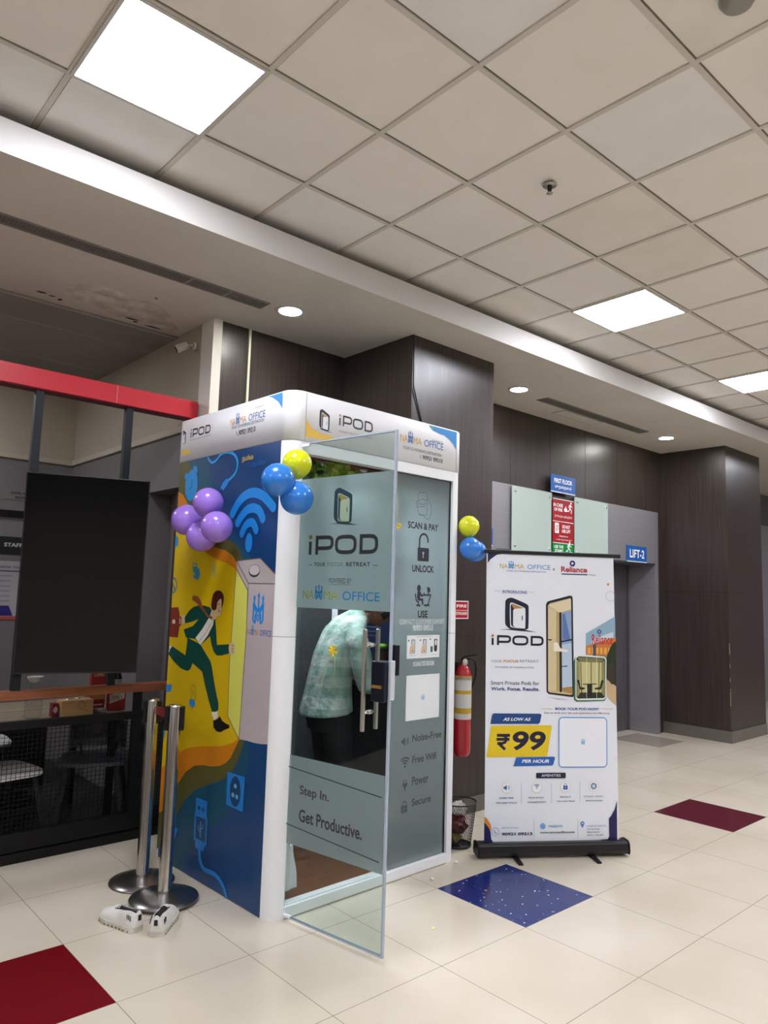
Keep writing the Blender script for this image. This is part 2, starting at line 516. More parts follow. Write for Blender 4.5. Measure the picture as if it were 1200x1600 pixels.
# ---- dropped soffit with its bright fascia
def fy(x): return 3.447 - 0.0145*x
sof = noisy('painted soffit', 'C8C0B5', 'CFC8BE', (1.2, 1.2, 1.2), 0.7, 5)
fasc = M('white fascia paint', 'C6C3C0', 0.7)
sof_grey = noisy('grey painted ceiling', '8E8881', '98928B', (1.5, 1.5, 1.5), 0.75, 5)
mb = MB(); S = 3.51
xa, xb = -8.5, 16.4
mb.face([(xa, fy(xa), S), (xa, 5.1, S), (xb, 5.1, S), (xb, fy(xb), S)], sof)
mb.face([(xa, fy(xa), S), (xb, fy(xb), S), (xb, fy(xb)-0.012, S+.155), (xa, fy(xa)-0.012, S+.155)], fasc)
mb.face([(xa, fy(xa)-0.012, S+.155), (xb, fy(xb)-0.012, S+.155), (xb, fy(xb)+.05, S+.157), (xa, fy(xa)+.05, S+.157)], fasc)
mb.face([(xa, fy(xa)+.05, S+.157), (xb, fy(xb)+.05, S+.157), (xb, fy(xb)+.06, S+.03), (xa, fy(xa)+.06, S+.03)], fasc)
mb.face([(xa, fy(xa)+.06, S+.03), (xb, fy(xb)+.06, S+.03), (xb, 5.1, S+.03), (xa, 5.1, S+.03)], sof)
soffit = struct(mb.build('ceiling_soffit', keep=True))
# peeling plaster on the soffit
pl = noisy('peeling plaster', 'B7AEA1', 'DAD3C9', (9, 9, 9), 0.9, 8, .35, .62, bump=0.5)
pts = smooth_curve([(1.45, 4.80), (1.50, 4.66), (1.66, 4.57), (1.80, 4.60), (1.93, 4.60), (2.10, 4.68), (2.20, 4.80), (2.33, 4.97), (2.34, 5.06), (2.15, 5.06), (1.95, 5.0), (1.85, 5.02), (1.72, 4.93), (1.55, 4.90)], 5, True)
pts = [(x + .02*noise.noise((x*14, y*14, 0)), y + .02*noise.noise((y*14, x*14, 3))) for x, y in pts]
mb = MB(); mb.prism(pts, (0, 0, S-.003), (1, 0, 0), (0, 1, 0), (0, 0, .003), pl)
mb.build('plaster_patch', soffit)
mb = MB(); hole = M('broken plaster', '2B241E', 0.9)
for (x, y, a, b_) in ((1.99, 4.985, .045, .012), (2.17, 5.03, .06, .010), (2.03, 5.02, .014, .014), (1.37, 4.96, .03, .010), (1.50, 5.0, .014, .014), (1.44, 4.975, .02, .006), (1.95, 4.5, .010, .008)):
    q = [(x + a*math.cos(t*PI/5)*(1+.3*math.sin(t*5)), y + b_*math.sin(t*PI/5)) for t in range(10)]
    mb.prism(q, (0, 0, S-.0045), (1, 0, 0), (0, 1, 0), (0, 0, .002), hole)
mb.build('plaster_crack', soffit)

# ---- grey ceiling over the restaurant behind the soffit
mb = MB(); mb.box(-8.5, 2.4, 5.1, 7.4, 3.495, 3.6, sof_grey)
for y in (5.55, 6.4): mb.box(-8.5, 2.4, y, y+.006, 3.492, 3.495, M('joint line', 'B5AFA6', .7))
mb.box(-8.5, 2.4, 5.095, 5.105, 3.490, 3.4951, M('joint line', 'B5AFA6', .7))
struct(mb.build('ceiling_restaurant'))

# ---- walls
beige = noisy('beige paint', 'A99E8C', 'AFA593', (1, 1, 1), 0.7, 4)
greyp = noisy('grey paint', '6E6967', '757070', (1, 1, 1), 0.6, 4)
greyl = noisy('light grey paint', '8A8482', '918B88', (1, 1, 1), 0.6, 4)
mb = MB()
DY0, DY1, DZ = 4.78, 5.45, 2.335
mb.box(2.4, 2.72, 4.56, DY0, 0, 2.735, greyp); mb.box(2.4, 2.72, DY1, 7.3, 0, 2.735, greyp); mb.box(2.4, 2.72, DY0, DY1, DZ, 2.735, greyp)
mb.box(2.4, 2.72, 4.56, 7.3, 2.735, 3.6, beige)
struct(mb.build('wall_restaurant_right', bev=.002))
mb = MB(); mb.box(2.6, 2.66, DY0, DY1, 0, DZ, greyl)
mb.box(2.56, 2.6, DY0+.28, DY0+.36, 0, DZ, M('pale door trim', '9A9694', .5))
mb.box(2.585, 2.6, DY0+.10, DY0+.13, 1.15, 1.34, black_metal)
struct(mb.build('door_1', bev=.004))
mb = MB(); mb.box(-8.5, 2.4, 7.19, 7.4, 0, 2.735, greyp); mb.box(-8.5, 2.4, 7.19, 7.4, 2.735, 3.6, beige)
struct(mb.build('wall_restaurant_back'))
mb = MB(); trimc = M('beige moulding', 'B5AB99', .6)
mb.box(2.375, 2.4, 4.56, 7.19, 2.735, 2.785, trimc); mb.box(-8.5, 2.375, 7.165, 7.19, 2.735, 2.785, trimc)
struct(mb.build('trim_3', bev=.006))
mb = MB(); mb.box(-9.7, -9.6, -9, 7.4, 0, 3.9, M('left hall wall paint', 'A79E94', .6)); struct(mb.build('wall_left'))
mb = MB(); mb.box(-9.7, 16.5, -9.1, -9, 0, 3.9, M('hall wall paint', 'B8B0A6', .6)); struct(mb.build('wall_front'))
mb = MB(); mb.box(16.4, 16.5, -9, 7.4, 0, 3.9, M('far wall paint', 'A8A5A6', .6)); struct(mb.build('wall_right'))

# wood clad wall: recess, near pier, lift wall, far pier
YW, YP = 4.55, 3.75
seam = M('panel joint', '120E0C', .6)
mb = MB()
mb.box(2.465, 3.60, YW, 5.1, 0, 3.53, wood)
for x in (2.69, 3.15): mb.box(x, x+.004, YW-.0008, YW+.01, 0, 3.51, seam)
struct(mb.build('wall_wood_recess'))
mb = MB(); mb.box(2.395, 2.465, YW-.02, 4.7, 0, 3.53, M('white corner paint', 'D8D5CB', .6)); struct(mb.build('trim_4'))
mb = MB()
mb.box(3.595, 4.52, YP, 5.1, 0, 3.53, wood)
for x in (3.605,): mb.box(x, x+.004, YP-.0008, YP+.01, 0, 3.51, seam)
struct(mb.build('wall_wood_pier', bev=.003))
mb = MB()
mb.box(4.52, 5.44, YW, 5.1, 0, 3.53, wood)
mb.box(5.44, 8.70, YW, 5.1, 2.725, 3.53, wood)
mb.box(6.436, 6.866, YW-.004, 4.6, 2.05, 2.725, wood)
for x in (5.1, 5.76, 6.43, 7.1, 7.78, 8.45): mb.box(x, x+.005, YW-.0008, YW+.01, 2.728, 3.51, seam)
mb.box(8.70, 8.85, YW, 5.1, 0, 3.53, wood)
struct(mb.build('wall_lift'))
mb = MB()
mb.box(8.85, 9.875, 3.73, 5.1, 0, 3.53, wood)
mb.box(8.8492, 8.86, 3.735, YW, 1.74, 1.745, seam); mb.box(8.86, 9.87, 3.7292, 3.74, 1.74, 1.744, seam)
struct(mb.build('wall_wood_far_pier', bev=.003))
skirt = M('grey steel skirting', '7A7670', .35, .5)
for nm, bx in (('baseboard_far_pier', ((8.838, 9.88, 3.718, 3.73, 0, .135), (8.838, 8.85, 3.73, YW, 0, .135))),
               ('baseboard_pier', ((3.59, 4.53, 3.738, 3.75, 0, .115), (4.52, 4.532, 3.75, YW, 0, .115))),
               ('baseboard_lift', ((4.53, 5.44, YW-.012, YW, 0, .115),))):
    mb = MB()
    for q in bx: mb.box(*q, skirt)
    struct(mb.build(nm))
mb = MB(); mb.box(9.875, 16.4, 5.0, 5.1, 0, 3.0, M('bluish grey wall', '9A9AA3', .6)); mb.box(9.875, 16.4, 4.98, 5.1, 2.98, 3.53, M('grey bulkhead', '6E6C6E', .6))
struct(mb.build('wall_corridor'))

# vertical chips on the far pier edge
mb = MB(); chip = M('chipped laminate edge', 'A58E74', .8)
for z, h, w in ((1.02, .13, .006), (.86, .05, .004), (.60, .02, .010), (.42, .17, .004), (.70, .05, .003)):
    mb.box(8.8465, 8.8465+w, 3.7265, 3.7325, z, z+h, chip)
struct(mb.build('trim_5'))

# lift surround
def panel(name, bx, mat, bev=.004): 
    mb = MB(); mb.box(*bx, mat); return struct(mb.build(name, bev=bev))
mb = MB()
mb.box(5.44, 6.436, YW-.03, YW+.05, 2.075, 2.725, steel); mb.box(6.866, 8.70, YW-.03, YW+.05, 2.075, 2.725, steel)
mb.box(5.44, 8.70, YW-.02, 4.95, 2.06, 2.078, lift_dark)
mb.box(8.63, 8.70, YW-.03, 4.95, 0, 2.075, steel)
mb.box(6.25, 7.0, YW-.03, 4.95, 0, 2.075, steel)
mb.box(5.44, 5.52, YW-.03, 4.95, 0, 2.075, steel)
struct(mb.build('door_2', bev=.003))
for nm, x0, x1 in (('door_3', 5.52, 6.25), ('door_4', 7.0, 8.63)):
    mb = MB(); c = x1 - .80 if nm == 'door_4' else (x0+x1)/2
    mb.box(x0, c-.002, 4.90, 4.94, 0, 2.06, lift_dark); mb.box(c+.002, x1-.03, 4.90, 4.94, 0, 2.06, lift_dark)
    mb.box(x1-.03, x1, 4.88, 4.95, 0, 2.06, lift_dark)
    struct(mb.build(nm, bev=.003))

# ================================================================== CEILING FITTINGS
def ceiling_light(i, j, label):
    t = thing('ceiling_light', label, 'ceiling light', cp(i+.5, j+.5, CZ-.008), CA, 'square ceiling light panels')
    m4 = MAT4[t.name]; h = CT/2
    mb = MB()
    for q in ((-h, h, -h, -h+.016), (-h, h, h-.016, h), (-h, -h+.016, -h+.016, h-.016), (h-.016, h, -h+.016, h-.016)):
        mb.box(*q, 0, .012, fasc, m4)
    mb.build('frame', t)
    mb = MB(); mb.box(-h+.016, h-.016, -h+.016, h-.016, .002, .010, MATS['light diffuser'], m4); mb.build('diffuser', t)
emis('light diffuser', 'F2F5FF', PANEL_W)
ceiling_light(-2, 1, 'large glowing square ceiling light panel at the top left of the photo')
ceiling_light(4, 1, 'square ceiling light panel glowing above the red and white roll-up banner')
ceiling_light(8, 1, 'farthest glowing square ceiling light panel at the right edge')
for i, j in ((-8, 1), (14, 1), (-9, -4), (-3, -4), (2, -4), (7, -4), (13, -4), (-8, -10), (-2, -10), (4, -10), (9, -10)):  # extra panels out of view, added to light the hall
    ceiling_light(i, j, 'unseen square ceiling light panel added to light the hall')

t = thing('ceiling_light', 'unseen square ceiling light panel added to brighten the restaurant', 'ceiling light', (.3, 6.1, 3.48))  # unseen lamp, added to lift the dim restaurant walls
mb = MB(); mb.box(0, .6, 5.8, 6.4, 3.485, 3.494, fasc); mb.build('frame', t)
mb = MB(); mb.box(.02, .58, 5.82, 6.38, 3.480, 3.485, MATS['light diffuser']); mb.build('diffuser', t)
emis('downlight lens', 'FFFDF6', DOWN_W)
for x, y, lb in ((2.70, 4.035, 'round recessed downlight in the soffit above the white pod'),
                 (5.257, 4.062, 'round recessed downlight between the two wood-clad piers, above the lift wall'),
                 (8.006, 4.046, 'small round recessed downlight nearest the far wood-clad pier')):
    t = thing('downlight', lb, 'ceiling light', (x, y, S-.006), 0, 'round soffit downlights')
    mb = MB(); mb.lathe([(.078, 0), (.100, 0), (.104, .004), (.100, .007), (.078, .007)], (x, y, S-.008), fasc, 36, cap=False); mb.build('trim_ring', t)
    mb = MB(); mb.lathe([(.0005, 0), (.078, 0), (.078, .004), (.0005, .004)], (x, y, S-.006), MATS['downlight lens'], 32); mb.build('lens', t)

# air slots in the soffit
def air_slot(x0, x1, y0, y1, label, joints=()):
    t = thing('air_vent', label, 'air vent', ((x0+x1)/2, (y0+y1)/2, S-.006))
    mb = MB(); fm = M('grey vent frame', '8B8782', .5)
    for q in ((x0, x1, y0, y0+.008), (x0, x1, y1-.008, y1), (x0, x0+.008, y0+.008, y1-.008), (x1-.008, x1, y0+.008, y1-.008)):
        mb.box(*q, S-.008, S-.001, fm)
    for jx in joints: mb.box(jx-.008, jx+.008, y0+.008, y1-.008, S-.009, S-.001, fm)
    mb.build('frame', t)
    mb = MB(); mb.box(x0+.008, x1-.008, y0+.008, y1-.008, S-.002, S-.0008, M('vent shadow', '3A3733', .9)); mb.build('backing', t)
    mb = MB(); sm = M('vent slat', '79756F', .5)
    n = 5
    for k in range(n):
        y = y0+.008 + (y1-y0-.016)*(k+.5)/n
        mb.box(x0+.008, x1-.008, y-.004, y+.004, S-.007, S-.0025, sm)
    x = x0+.02
    while x < x1-.01:
        mb.box(x, x+.003, y0+.008, y1-.008, S-.006, S-.003, sm); x += .02
    mb.build('slat', t)['kind'] = 'stuff'
air_slot(-3.0, 2.53, 4.02, 4.145, 'long slotted air vent strip in the soffit ending beside a downlight', (1.97, 2.24))
air_slot(5.66, 7.58, 4.03, 4.16, 'slotted air vent in the soffit above the lift wall')
mb = MB(); mb.prism([(6.18, 4.19), (6.86, 4.19), (6.86, 4.34), (6.18, 4.34)], (0, 0, S-.005), (1, 0, 0), (0, 1, 0), (0, 0, .004), sof)
o = mb.build('access_hatch', bev=.002); centre(o); tag(o, 'small rectangular access hatch in the soffit beside the air vent over the lift', 'hatch')
mb = MB()
for q in ((6.17, 6.87, 4.182, 4.19), (6.17, 6.87, 4.34, 4.348), (6.17, 6.178, 4.19, 4.34), (6.862, 6.87, 4.19, 4.34)): mb.box(*q, S-.004, S-.001, M('grey vent frame', '8B8782', .5))
MAT4[o.name] = Matrix.Translation(o.location); mb.build('frame', o)

def sprinkler(x, y, label):
    t = thing('sprinkler', label, 'sprinkler', (x, y, CZ-.05))
    mb = MB(); mb.lathe([(.0005, 0), (.036, 0), (.036, .003), (.026, .010), (.0005, .012)], (x, y, CZ-.010), M('brushed steel fitting', 'A7A29A', .35, .7), 28); mb.build('escutcheon', t)
    mb = MB(); mb.lathe([(.009, 0), (.012, .012), (.012, .03)], (x, y, CZ-.040), M('dark fitting', '3B3835', .4, .6), 12)
    mb.tube([(x-.012, y, CZ-.012), (x-.015, y, CZ-.03), (x, y, CZ-.048)], .0022, M('dark fitting', '', .4), 6); mb.tube([(x+.012, y, CZ-.012), (x+.015, y, CZ-.03), (x, y, CZ-.048)], .0022, M('dark fitting', '', .4), 6)
    mb.build('head', t)
    mb = MB(); mb.lathe([(.0005, 0), (.016, 0), (.017, .002), (.0005, .003)], (x, y, CZ-.052), M('brushed steel fitting', '', .35), 14); mb.build('deflector', t)
sprinkler(2.962, 2.105, 'metal fire sprinkler hanging from the tiled ceiling')
t = thing('smoke_detector', 'round grey smoke detector cut off by the top edge of the photo', 'smoke detector', (2.45, .955, CZ-.04))
mb = MB(); mb.lathe([(.052, .045), (.055, .038), (.050, .015), (.035, .004), (.0005, 0)], (2.45, .955, CZ-.045), M('detector plastic', '8F8A84', .5), 28); mb.build('housing', t)
mb = MB(); mb.lathe([(.060, 0), (.062, .003), (.060, .009)], (2.45, .955, CZ-.012), M('detector plastic', '', .5), 28); mb.build('base', t)

# security camera on the beige wall
t = thing('security_camera', 'small white bullet security camera on the beige wall above the red beam', 'security camera', (2.4, 4.80, 3.36))
mb = MB(); wp = M('camera plastic', 'CFCBC4', .4)
mb.lathe([(.030, 0), (.030, .012), (.022, .018)], (2.4, 4.80, 3.365), wp, 20, axis=(-1, 0, 0)); mb.tube([(2.385, 4.80, 3.365), (2.355, 4.80, 3.362), (2.335, 4.82, 3.355)], .009, wp, 10); mb.build('mount', t)
ax = Vector((-.55, .25, -.35)).normalized()
c0 = Vector((2.345, 4.815, 3.365))
mb = MB(); mb.lathe([(.024, 0), (.030, .006), (.030, .085), (.027, .088)], c0, wp, 24, axis=ax); mb.build('body', t)
mb = MB(); mb.lathe([(.0005, .0885), (.026, .0885), (.026, .090), (.0005, .090)], c0, M('dark lens', '0C1018', .1), 24, axis=ax); mb.build('lens', t)

# conduit on the wood wall
mb = MB(); mb.box(2.688, 2.706, YW-.016, YW-.001, 1.5, 3.509, M('cream conduit', 'D6D8BE', .5))
o = mb.build('cable_conduit', bev=.002); centre(o); tag(o, 'thin cream cable conduit running down the dark wood wall behind the pod', 'conduit')
# loose cable on the near pier
mb = MB(); mb.tube([(3.597, 3.742, 3.49), (3.594, 3.738, 3.3), (3.60, 3.74, 3.12), (3.655, 3.742, 2.98), (3.70, 3.744, 2.86)], .005, M('black cable', '0D0C0C', .5), 8)
o = mb.build('loose_cable'); centre(o); tag(o, 'loose black cable hanging on the corner of the near wood-clad pier', 'cable')

# ================================================================== LIFT SIGNS
N_ = (0, -1, 0)
pane = M('back-painted glass', 'B9C9C2', .12, coat=.6)
for (x0, x1, z0, z1, lb) in ((5.72, 6.378, 2.066, 2.712, 'pale glass panel over the first lift, left of the fire notices'), (6.807, 7.478, 2.064, 2.712, 'pale glass panel on the lift header, right of the fire notices')):
    t = thing('glass_panel', lb, 'glass panel', ((x0+x1)/2, YW-.05, z0), 0, 'pale glass panels above the lifts')
    mb = MB(); mb.box(x0, x1, YW-.058, YW-.05, z0, z1, pane); mb.build('pane', t, bev=.001)
    for sx in (x0+.045, x1-.045):
        for sz in (z0+.05, z1-.05):
            mb = MB(); mb.lathe([(.0005, .008), (.012, .008), (.014, .004), (.014, -.018)], (sx, YW-.058, sz), chrome, 16, axis=(0, -1, 0)); mb.build('standoff_bolt', t)
def sign(name, x0, x1, z0, z1, y, col, label, cat, art, rim='D5DCE6'):
    t = thing(name, label, cat, ((x0+x1)/2, y, z0))
    mb = MB(); mb.box(x0, x1, y-.006, y, z0, z1, M('sign_' + col, col, .3)); mb.build('plate', t, bev=.001)
    p = Print((0, y-.006, 0), (1, 0, 0), N_); art(p, x0, x1, z0, z1); p.build('lettering', t)
    return t
ys = YW-.012
def a1(p, x0, x1, z0, z1):
    p.rect(x0, z0, x1, z0+.012, 'D5DCE6')
    p.textc('FIRST FLOOR', (x0+x1)/2, z0+.128, .33, .048, 'FFFFFF', .02)
    p.textc('முதல்தளம்', (x0+x1)/2, z0+.062, .30, .045, 'FFFFFF', .015)
sign('lift_sign', 6.367, 6.818, 2.728, 2.918, YW-.052, '1F5FAE', 'blue FIRST FLOOR sign above the red and green fire notices', 'sign', a1)
def man_run(p, cx, cz, s, col='FFFFFF', flip=1):
    f = flip
    p.ell(cx+.012*s*f, cz+.048*s, .009*s, .009*s, col)
    p.stroke([(cx+.006*s*f, cz+.036*s), (cx-.002*s*f, cz+.004*s)], .014*s, col)
    p.stroke([(cx-.002*s*f, cz+.006*s), (cx+.020*s*f, cz-.008*s), (cx+.014*s*f, cz-.034*s)], .008*s, col)
    p.stroke([(cx-.002*s*f, cz+.004*s), (cx-.016*s*f, cz-.016*s), (cx-.036*s*f, cz-.020*s)], .008*s, col)
    p.stroke([(cx-.02*s*f, cz+.010*s), (cx-.010*s*f, cz+.032*s), (cx+.014*s*f, cz+.028*s), (cx+.032*s*f, cz+.016*s)], .006*s, col)
def flame(p, cx, cz, s, col='FFFFFF'):
    p.poly([(cx-.02*s, cz-.02*s), (cx+.02*s, cz-.02*s), (cx+.024*s, cz+.004*s), (cx+.012*s, cz+.014*s), (cx+.002*s, cz+.036*s), (cx-.008*s, cz+.012*s), (cx-.024*s, cz+.006*s)], col, 3)
def a2(p, x0, x1, z0, z1):
    w = x1-x0; p.rect(x0, z1-.010, x1, z1, 'E8DAD6'); c = z1
    p.text('IN CASE', (x0+.03*w, c-.088), (x0+.47*w, c-.052), 'FFFFFF', .02); p.text('OF FIRE', (x0+.07*w, c-.136), (x0+.45*w, c-.100), 'FFFFFF', .02)
    flame(p, x0+.61*w, c-.105, 1.1); man_run(p, x0+.82*w, c-.095, 1.35)
    p.text('தீ விபத்து நேரத்தில்', (x0+.09*w, c-.205), (x0+.91*w, c-.172), 'F2E6E4', .01)
sign('fire_notice', 6.403, 6.788, 2.429, 2.665, YW-.052, 'A3212B', 'red IN CASE OF FIRE notice with flame and running figure', 'sign', a2)
def a3(p, x0, x1, z0, z1):
    w = x1-x0; p.rect(x0, z1-.008, x1, z1, 'E8DAD6'); c = z1
    p.rect(x0+.10*w, c-.13, x0+.29*w, c-.02, 'F2E9E6', .008); p.stroke([(x0+.15*w, c-.11), (x0+.24*w, c-.04)], .006, '9A2A30'); p.ring(x0+.195*w, c-.075, .022, .005, '556655')
    p.text('DO NOT', (x0+.45*w, c-.072), (x0+.82*w, c-.036), 'FFFFFF', .02); p.text('USE LIFT', (x0+.43*w, c-.118), (x0+.84*w, c-.084), 'FFFFFF', .02)
    p.text('மின்தூக்கியை', (x0+.30*w, c-.172), (x0+.72*w, c-.148), 'F2E6E4', .01); p.text('பயன்படுத்த வேண்டாம்', (x0+.16*w, c-.208), (x0+.88*w, c-.184), 'F2E6E4', .01)
sign('fire_notice', 6.403, 6.788, 2.201, 2.426, YW-.052, 'A3212B', 'red DO NOT USE LIFT notice, middle of the stacked fire notices', 'sign', a3)
def a4(p, x0, x1, z0, z1):
    w = x1-x0; p.rect(x0, z1-.008, x1, z1, 'DCE8DC'); c = z1
    p.text('USE THE', (x0+.07*w, c-.060), (x0+.50*w, c-.028), 'FFFFFF', .02); p.text('STAIRS', (x0+.10*w, c-.105), (x0+.48*w, c-.072), 'FFFFFF', .02)
    man_run(p, x0+.76*w, c-.058, 1.4); p.stroke([(x0+.66*w, c-.118), (x0+.74*w, c-.118), (x0+.78*w, c-.104), (x0+.84*w, c-.104), (x0+.88*w, c-.09), (x0+.93*w, c-.09)], .005, 'FFFFFF')
    p.text('படிக்கட்டை', (x0+.26*w, c-.150), (x0+.76*w, c-.128), 'E6F2E6', .01); p.text('பயன்படுத்தவும்', (x0+.14*w, c-.186), (x0+.86*w, c-.164), 'E6F2E6', .01)
sign('fire_notice', 6.403, 6.788, 2.007, 2.198, YW-.052, '12863C', 'green USE THE STAIRS notice under the red notices', 'sign', a4)
def a5(p, x0, x1, z0, z1):
    p.rect(x0, z0, x1, z0+.012, 'D5DCE6'); p.text('LIFT-2', (x0+.07, z0+.052), (x1-.06, z1-.042), 'FFFFFF', .02)
sign('lift_sign', 7.921, 8.39, 2.072, 2.266, YW-.034, '1F5FAE', 'blue LIFT-2 sign on the grey lift header', 'sign', a5)
sign('lift_sign', 5.40, 5.452, 2.09, 2.26, YW-.034, '1F5FAE', 'edge of a blue lift sign at the left end of the header', 'sign', lambda p, x0, x1, z0, z1: p.rect(x0, z0, x1, z0+.012, 'D5DCE6'))
def a7(p, x0, x1, z0, z1):
    p.frame(x0, z0, x1, z1, 'E4D8D8', .008, 0, 'A8141E'); p.text('FIRE', (x0+.02, z1-.050), (x1-.02, z1-.028), 'F0E8E8', .02); p.text('EXTINGUISHER', (x0+.012, z0+.030), (x1-.014, z0+.052), 'F0E8E8', .02)
    p.rect(x0+.008, z0+.062, x1-.008, z0+.066, 'E4D8D8')
sign('fire_sign', 4.095, 4.247, 1.436, 1.572, YP-.001, 'A8141E', 'small red fire sign on the wood pier above the extinguisher', 'sign', a7)

# ================================================================== FIRE EXTINGUISHER
ex, ey = 4.108, 3.66
red = M('extinguisher red', 'B5101C', .22, coat=.5)
t = thing('fire_extinguisher', 'red fire extinguisher with yellow and white label hung on the wood pier', 'fire extinguisher', (ex, ey, .455))
mb = MB(); mb.lathe([(.0005, 0), (.045, .0), (.058, .02), (.062, .05), (.062, .56), (.056, .60), (.040, .635), (.022, .648), (.022, .66)], (ex, ey, .455), red, 32); mb.build('cylinder', t)
mb = MB(); ly = M('yellow label', 'C9A227', .4); lw = M('white label', 'D8D4CC', .4)
for z0, z1, m_ in ((.80, .90, lw), (.90, .925, ly), (.925, 1.02, lw), (.76, .80, ly), (.72, .76, lw), (1.0, 1.03, ly)):
    mb.lathe([(.0628, z0), (.0628, z1)], (ex, ey, 0), m_, 32, cap=False)
mb.build('label_band', t, keep=True)
mb = MB()
mb.lathe([(.014, 0), (.018, .01), (.016, .04), (.010, .05)], (ex, ey, 1.11), black_metal, 16)
mb.bar((ex, ey, 1.165), (ex+.085, ey-.045, 1.178), .018, .008, black_metal)
mb.bar((ex, ey, 1.15), (ex+.06, ey-.035, 1.145), .016, .006, M('grey lever', '6A6A6A', .4))
mb.build('valve', t)
mb = MB(); mb.tube([(ex, ey-.01, 1.14), (ex+.04, ey-.045, 1.155), (ex+.072, ey-.05, 1.13), (ex+.086, ey-.05, 1.08), (ex+.086, ey-.045, 1.02), (ex+.075, ey-.03, .96), (ex+.068, ey-.02, .92)], .0075, M('black rubber', '0E0E0F', .5), 10)
mb.build('hose', t)
mb = MB(); mb.lathe([(.004, 0), (.024, .004), (.024, .016), (.004, .02)], (ex-.045, ey-.045, 1.13), M('gauge', 'BFB9AC', .3), 16, axis=(0, -1, 0)); mb.build('gauge', t)
mb = MB(); mb.box(ex-.02, ex+.02, ey+.05, YP, 1.04, 1.12, black_metal); mb.build('wall_bracket', t)
# ================================================================== WASTE BIN
bx_, by_ = 3.700, 3.325
t = thing('waste_bin', 'black wire mesh waste bin between the pod and the roll-up banner', 'bin', (bx_, by_, 0))
mb = MB(); wm = M('black wire', '111114', .4)
rb, rt, hb = .088, .122, .265
for k in range(44):
    for sg in (1, -1):
        pts = []
        for q in range(7):
            f = q/6; a = 2*PI*k/44 + sg*f*1.1; r = rb + (rt-rb)*f
            pts.append((bx_ + r*math.cos(a), by_ + r*math.sin(a), .012 + hb*f))
        mb.tube(pts, .0011, wm, 4, cap=False)
mb.build('mesh_wall', t)
for nm, z, r in (('rim', .012+hb, rt), ('base_ring', .012, rb)):
    mb = MB(); n = 40
    mb.rings([[Vector((bx_ + (r + .005*math.cos(q*PI/3))*math.cos(2*PI*k/n), by_ + (r + .005*math.cos(q*PI/3))*math.sin(2*PI*k/n), z + .005*math.sin(q*PI/3))) for q in range(6)] for k in range(n)], wm, closed=True); mb.build(nm, t)
mb = MB(); mb.lathe([(.0005, 0), (rb, 0), (rb, .006), (.0005, .006)], (bx_, by_, .004), wm, 30); mb.build('base', t)
rw = random.Random(5)
for k, (c, lb) in enumerate((('5E2A1C', 'brown crumpled wrapper inside the waste bin'), ('8C1F1A', 'red crumpled packet inside the waste bin'), ('B9B4AC', 'grey white crumpled paper on top in the waste bin'), ('8A7A3C', 'mustard coloured wrapper low in the waste bin'))):
    bm_ = MB(); bmesh.ops.create_icosphere(bm_.bm, subdivisions=3, radius=.052)
    bm_.mi(M('litter_' + c, c, .45))
    off = [(-.02, -.03, .14), (.03, .03, .17), (.0, -.01, .235), (-.02, .02, .065)][k]
    for v in bm_.bm.verts:
        d = 1 + .55*noise.noise(v.co*34 + Vector((k*9, 0, 0))); v.co = v.co*d
        v.co.z *= .8; v.co += Vector((bx_, by_, 0)) + Vector(off)
    o = bm_.build('crumpled_wrapper'); centre(o); tag(o, lb, 'litter', 'litter in the bin')

# ================================================================== ROLL-UP BANNER
B0 = Vector((3.63400, 3.09900, 0.00000)); BU = Vector((0.83095, -0.55635, 0.00000)); BN = BU.cross(Vector((0, 0, 1))).normalized()
if BN.dot(Vector((-1, -1, 0))) < 0: BN = -BN
ban = thing('rollup_banner', 'white roll-up banner stand with blue, yellow and black printed offer beside the pod', 'banner', B0 + BU*.488, math.atan2(BU.y, BU.x))
def Bm(u, n, z): return B0 + BU*u + BN*n + Vector((0, 0, z))
bmx = Matrix((BU, -BN, (0, 0, 1))).transposed().to_4x4(); bmx.translation = B0     # local x along, y back
mb = MB(); alu = M('black anodised base', '17171A', .35)
prof = [(-.045, .018), (.055, .018), (.062, .035), (.055, .082), (.030, .092), (-.030, .092), (-.045, .080), (-.052, .04)]
O2 = bmx @ Vector((0, 0, 0))
mb.prism(prof, O2, -BN, (0, 0, 1), BU*.976, alu); mb.build('base_cassette', ban, bev=.004)
for u in (-.008, .976):
    mb = MB(); mb.prism([(a*1.08, .05 + (b_-.05)*1.10) for a, b_ in prof], O2 + BU*u, -BN, (0, 0, 1), BU*.008, black_metal); mb.build('end_cap', ban, bev=.002)
for u in (.235, .735):
    mb = MB(); mb.prism([(-.15, 0), (.16, 0), (.16, .014), (.06, .018), (-.06, .018), (-.15, .010)], O2 + BU*(u-.014), -BN, (0, 0, 1), BU*.028, black_metal)
    mb.build('foot', ban, bev=.004)
mb = MB(); mb.bar(bmx @ Vector((.02, 0, 1.902)), bmx @ Vector((1.003-.05, 0, 1.902)), .020, .026, alu); mb.build('top_rail', ban, bev=.005)
mb = MB(); mb.tube([bmx @ Vector((.5, .03, .05)), bmx @ Vector((.5, .03, 1.89))], .009, M('grey pole', '8A8A8C', .3, .8), 12); mb.build('pole', ban)
SU0, SU1, SZ0, SZ1 = .047, .935, .083, 1.892
sheet = M('banner fabric', 'E9ECF4', .28, coat=.15)
mb = MB(); nu, nv = 30, 60
def sh(u, z):
    tp = (z-SZ0)/(SZ1-SZ0); uu = SU0 - .012*tp + (SU1 - .030*tp - SU0 + .012*tp)*u
    return Vector(bmx @ Vector((uu, 0, z)))
mb.face([sh(0, SZ0), sh(1, SZ0), sh(1, SZ1), sh(0, SZ1)], sheet)
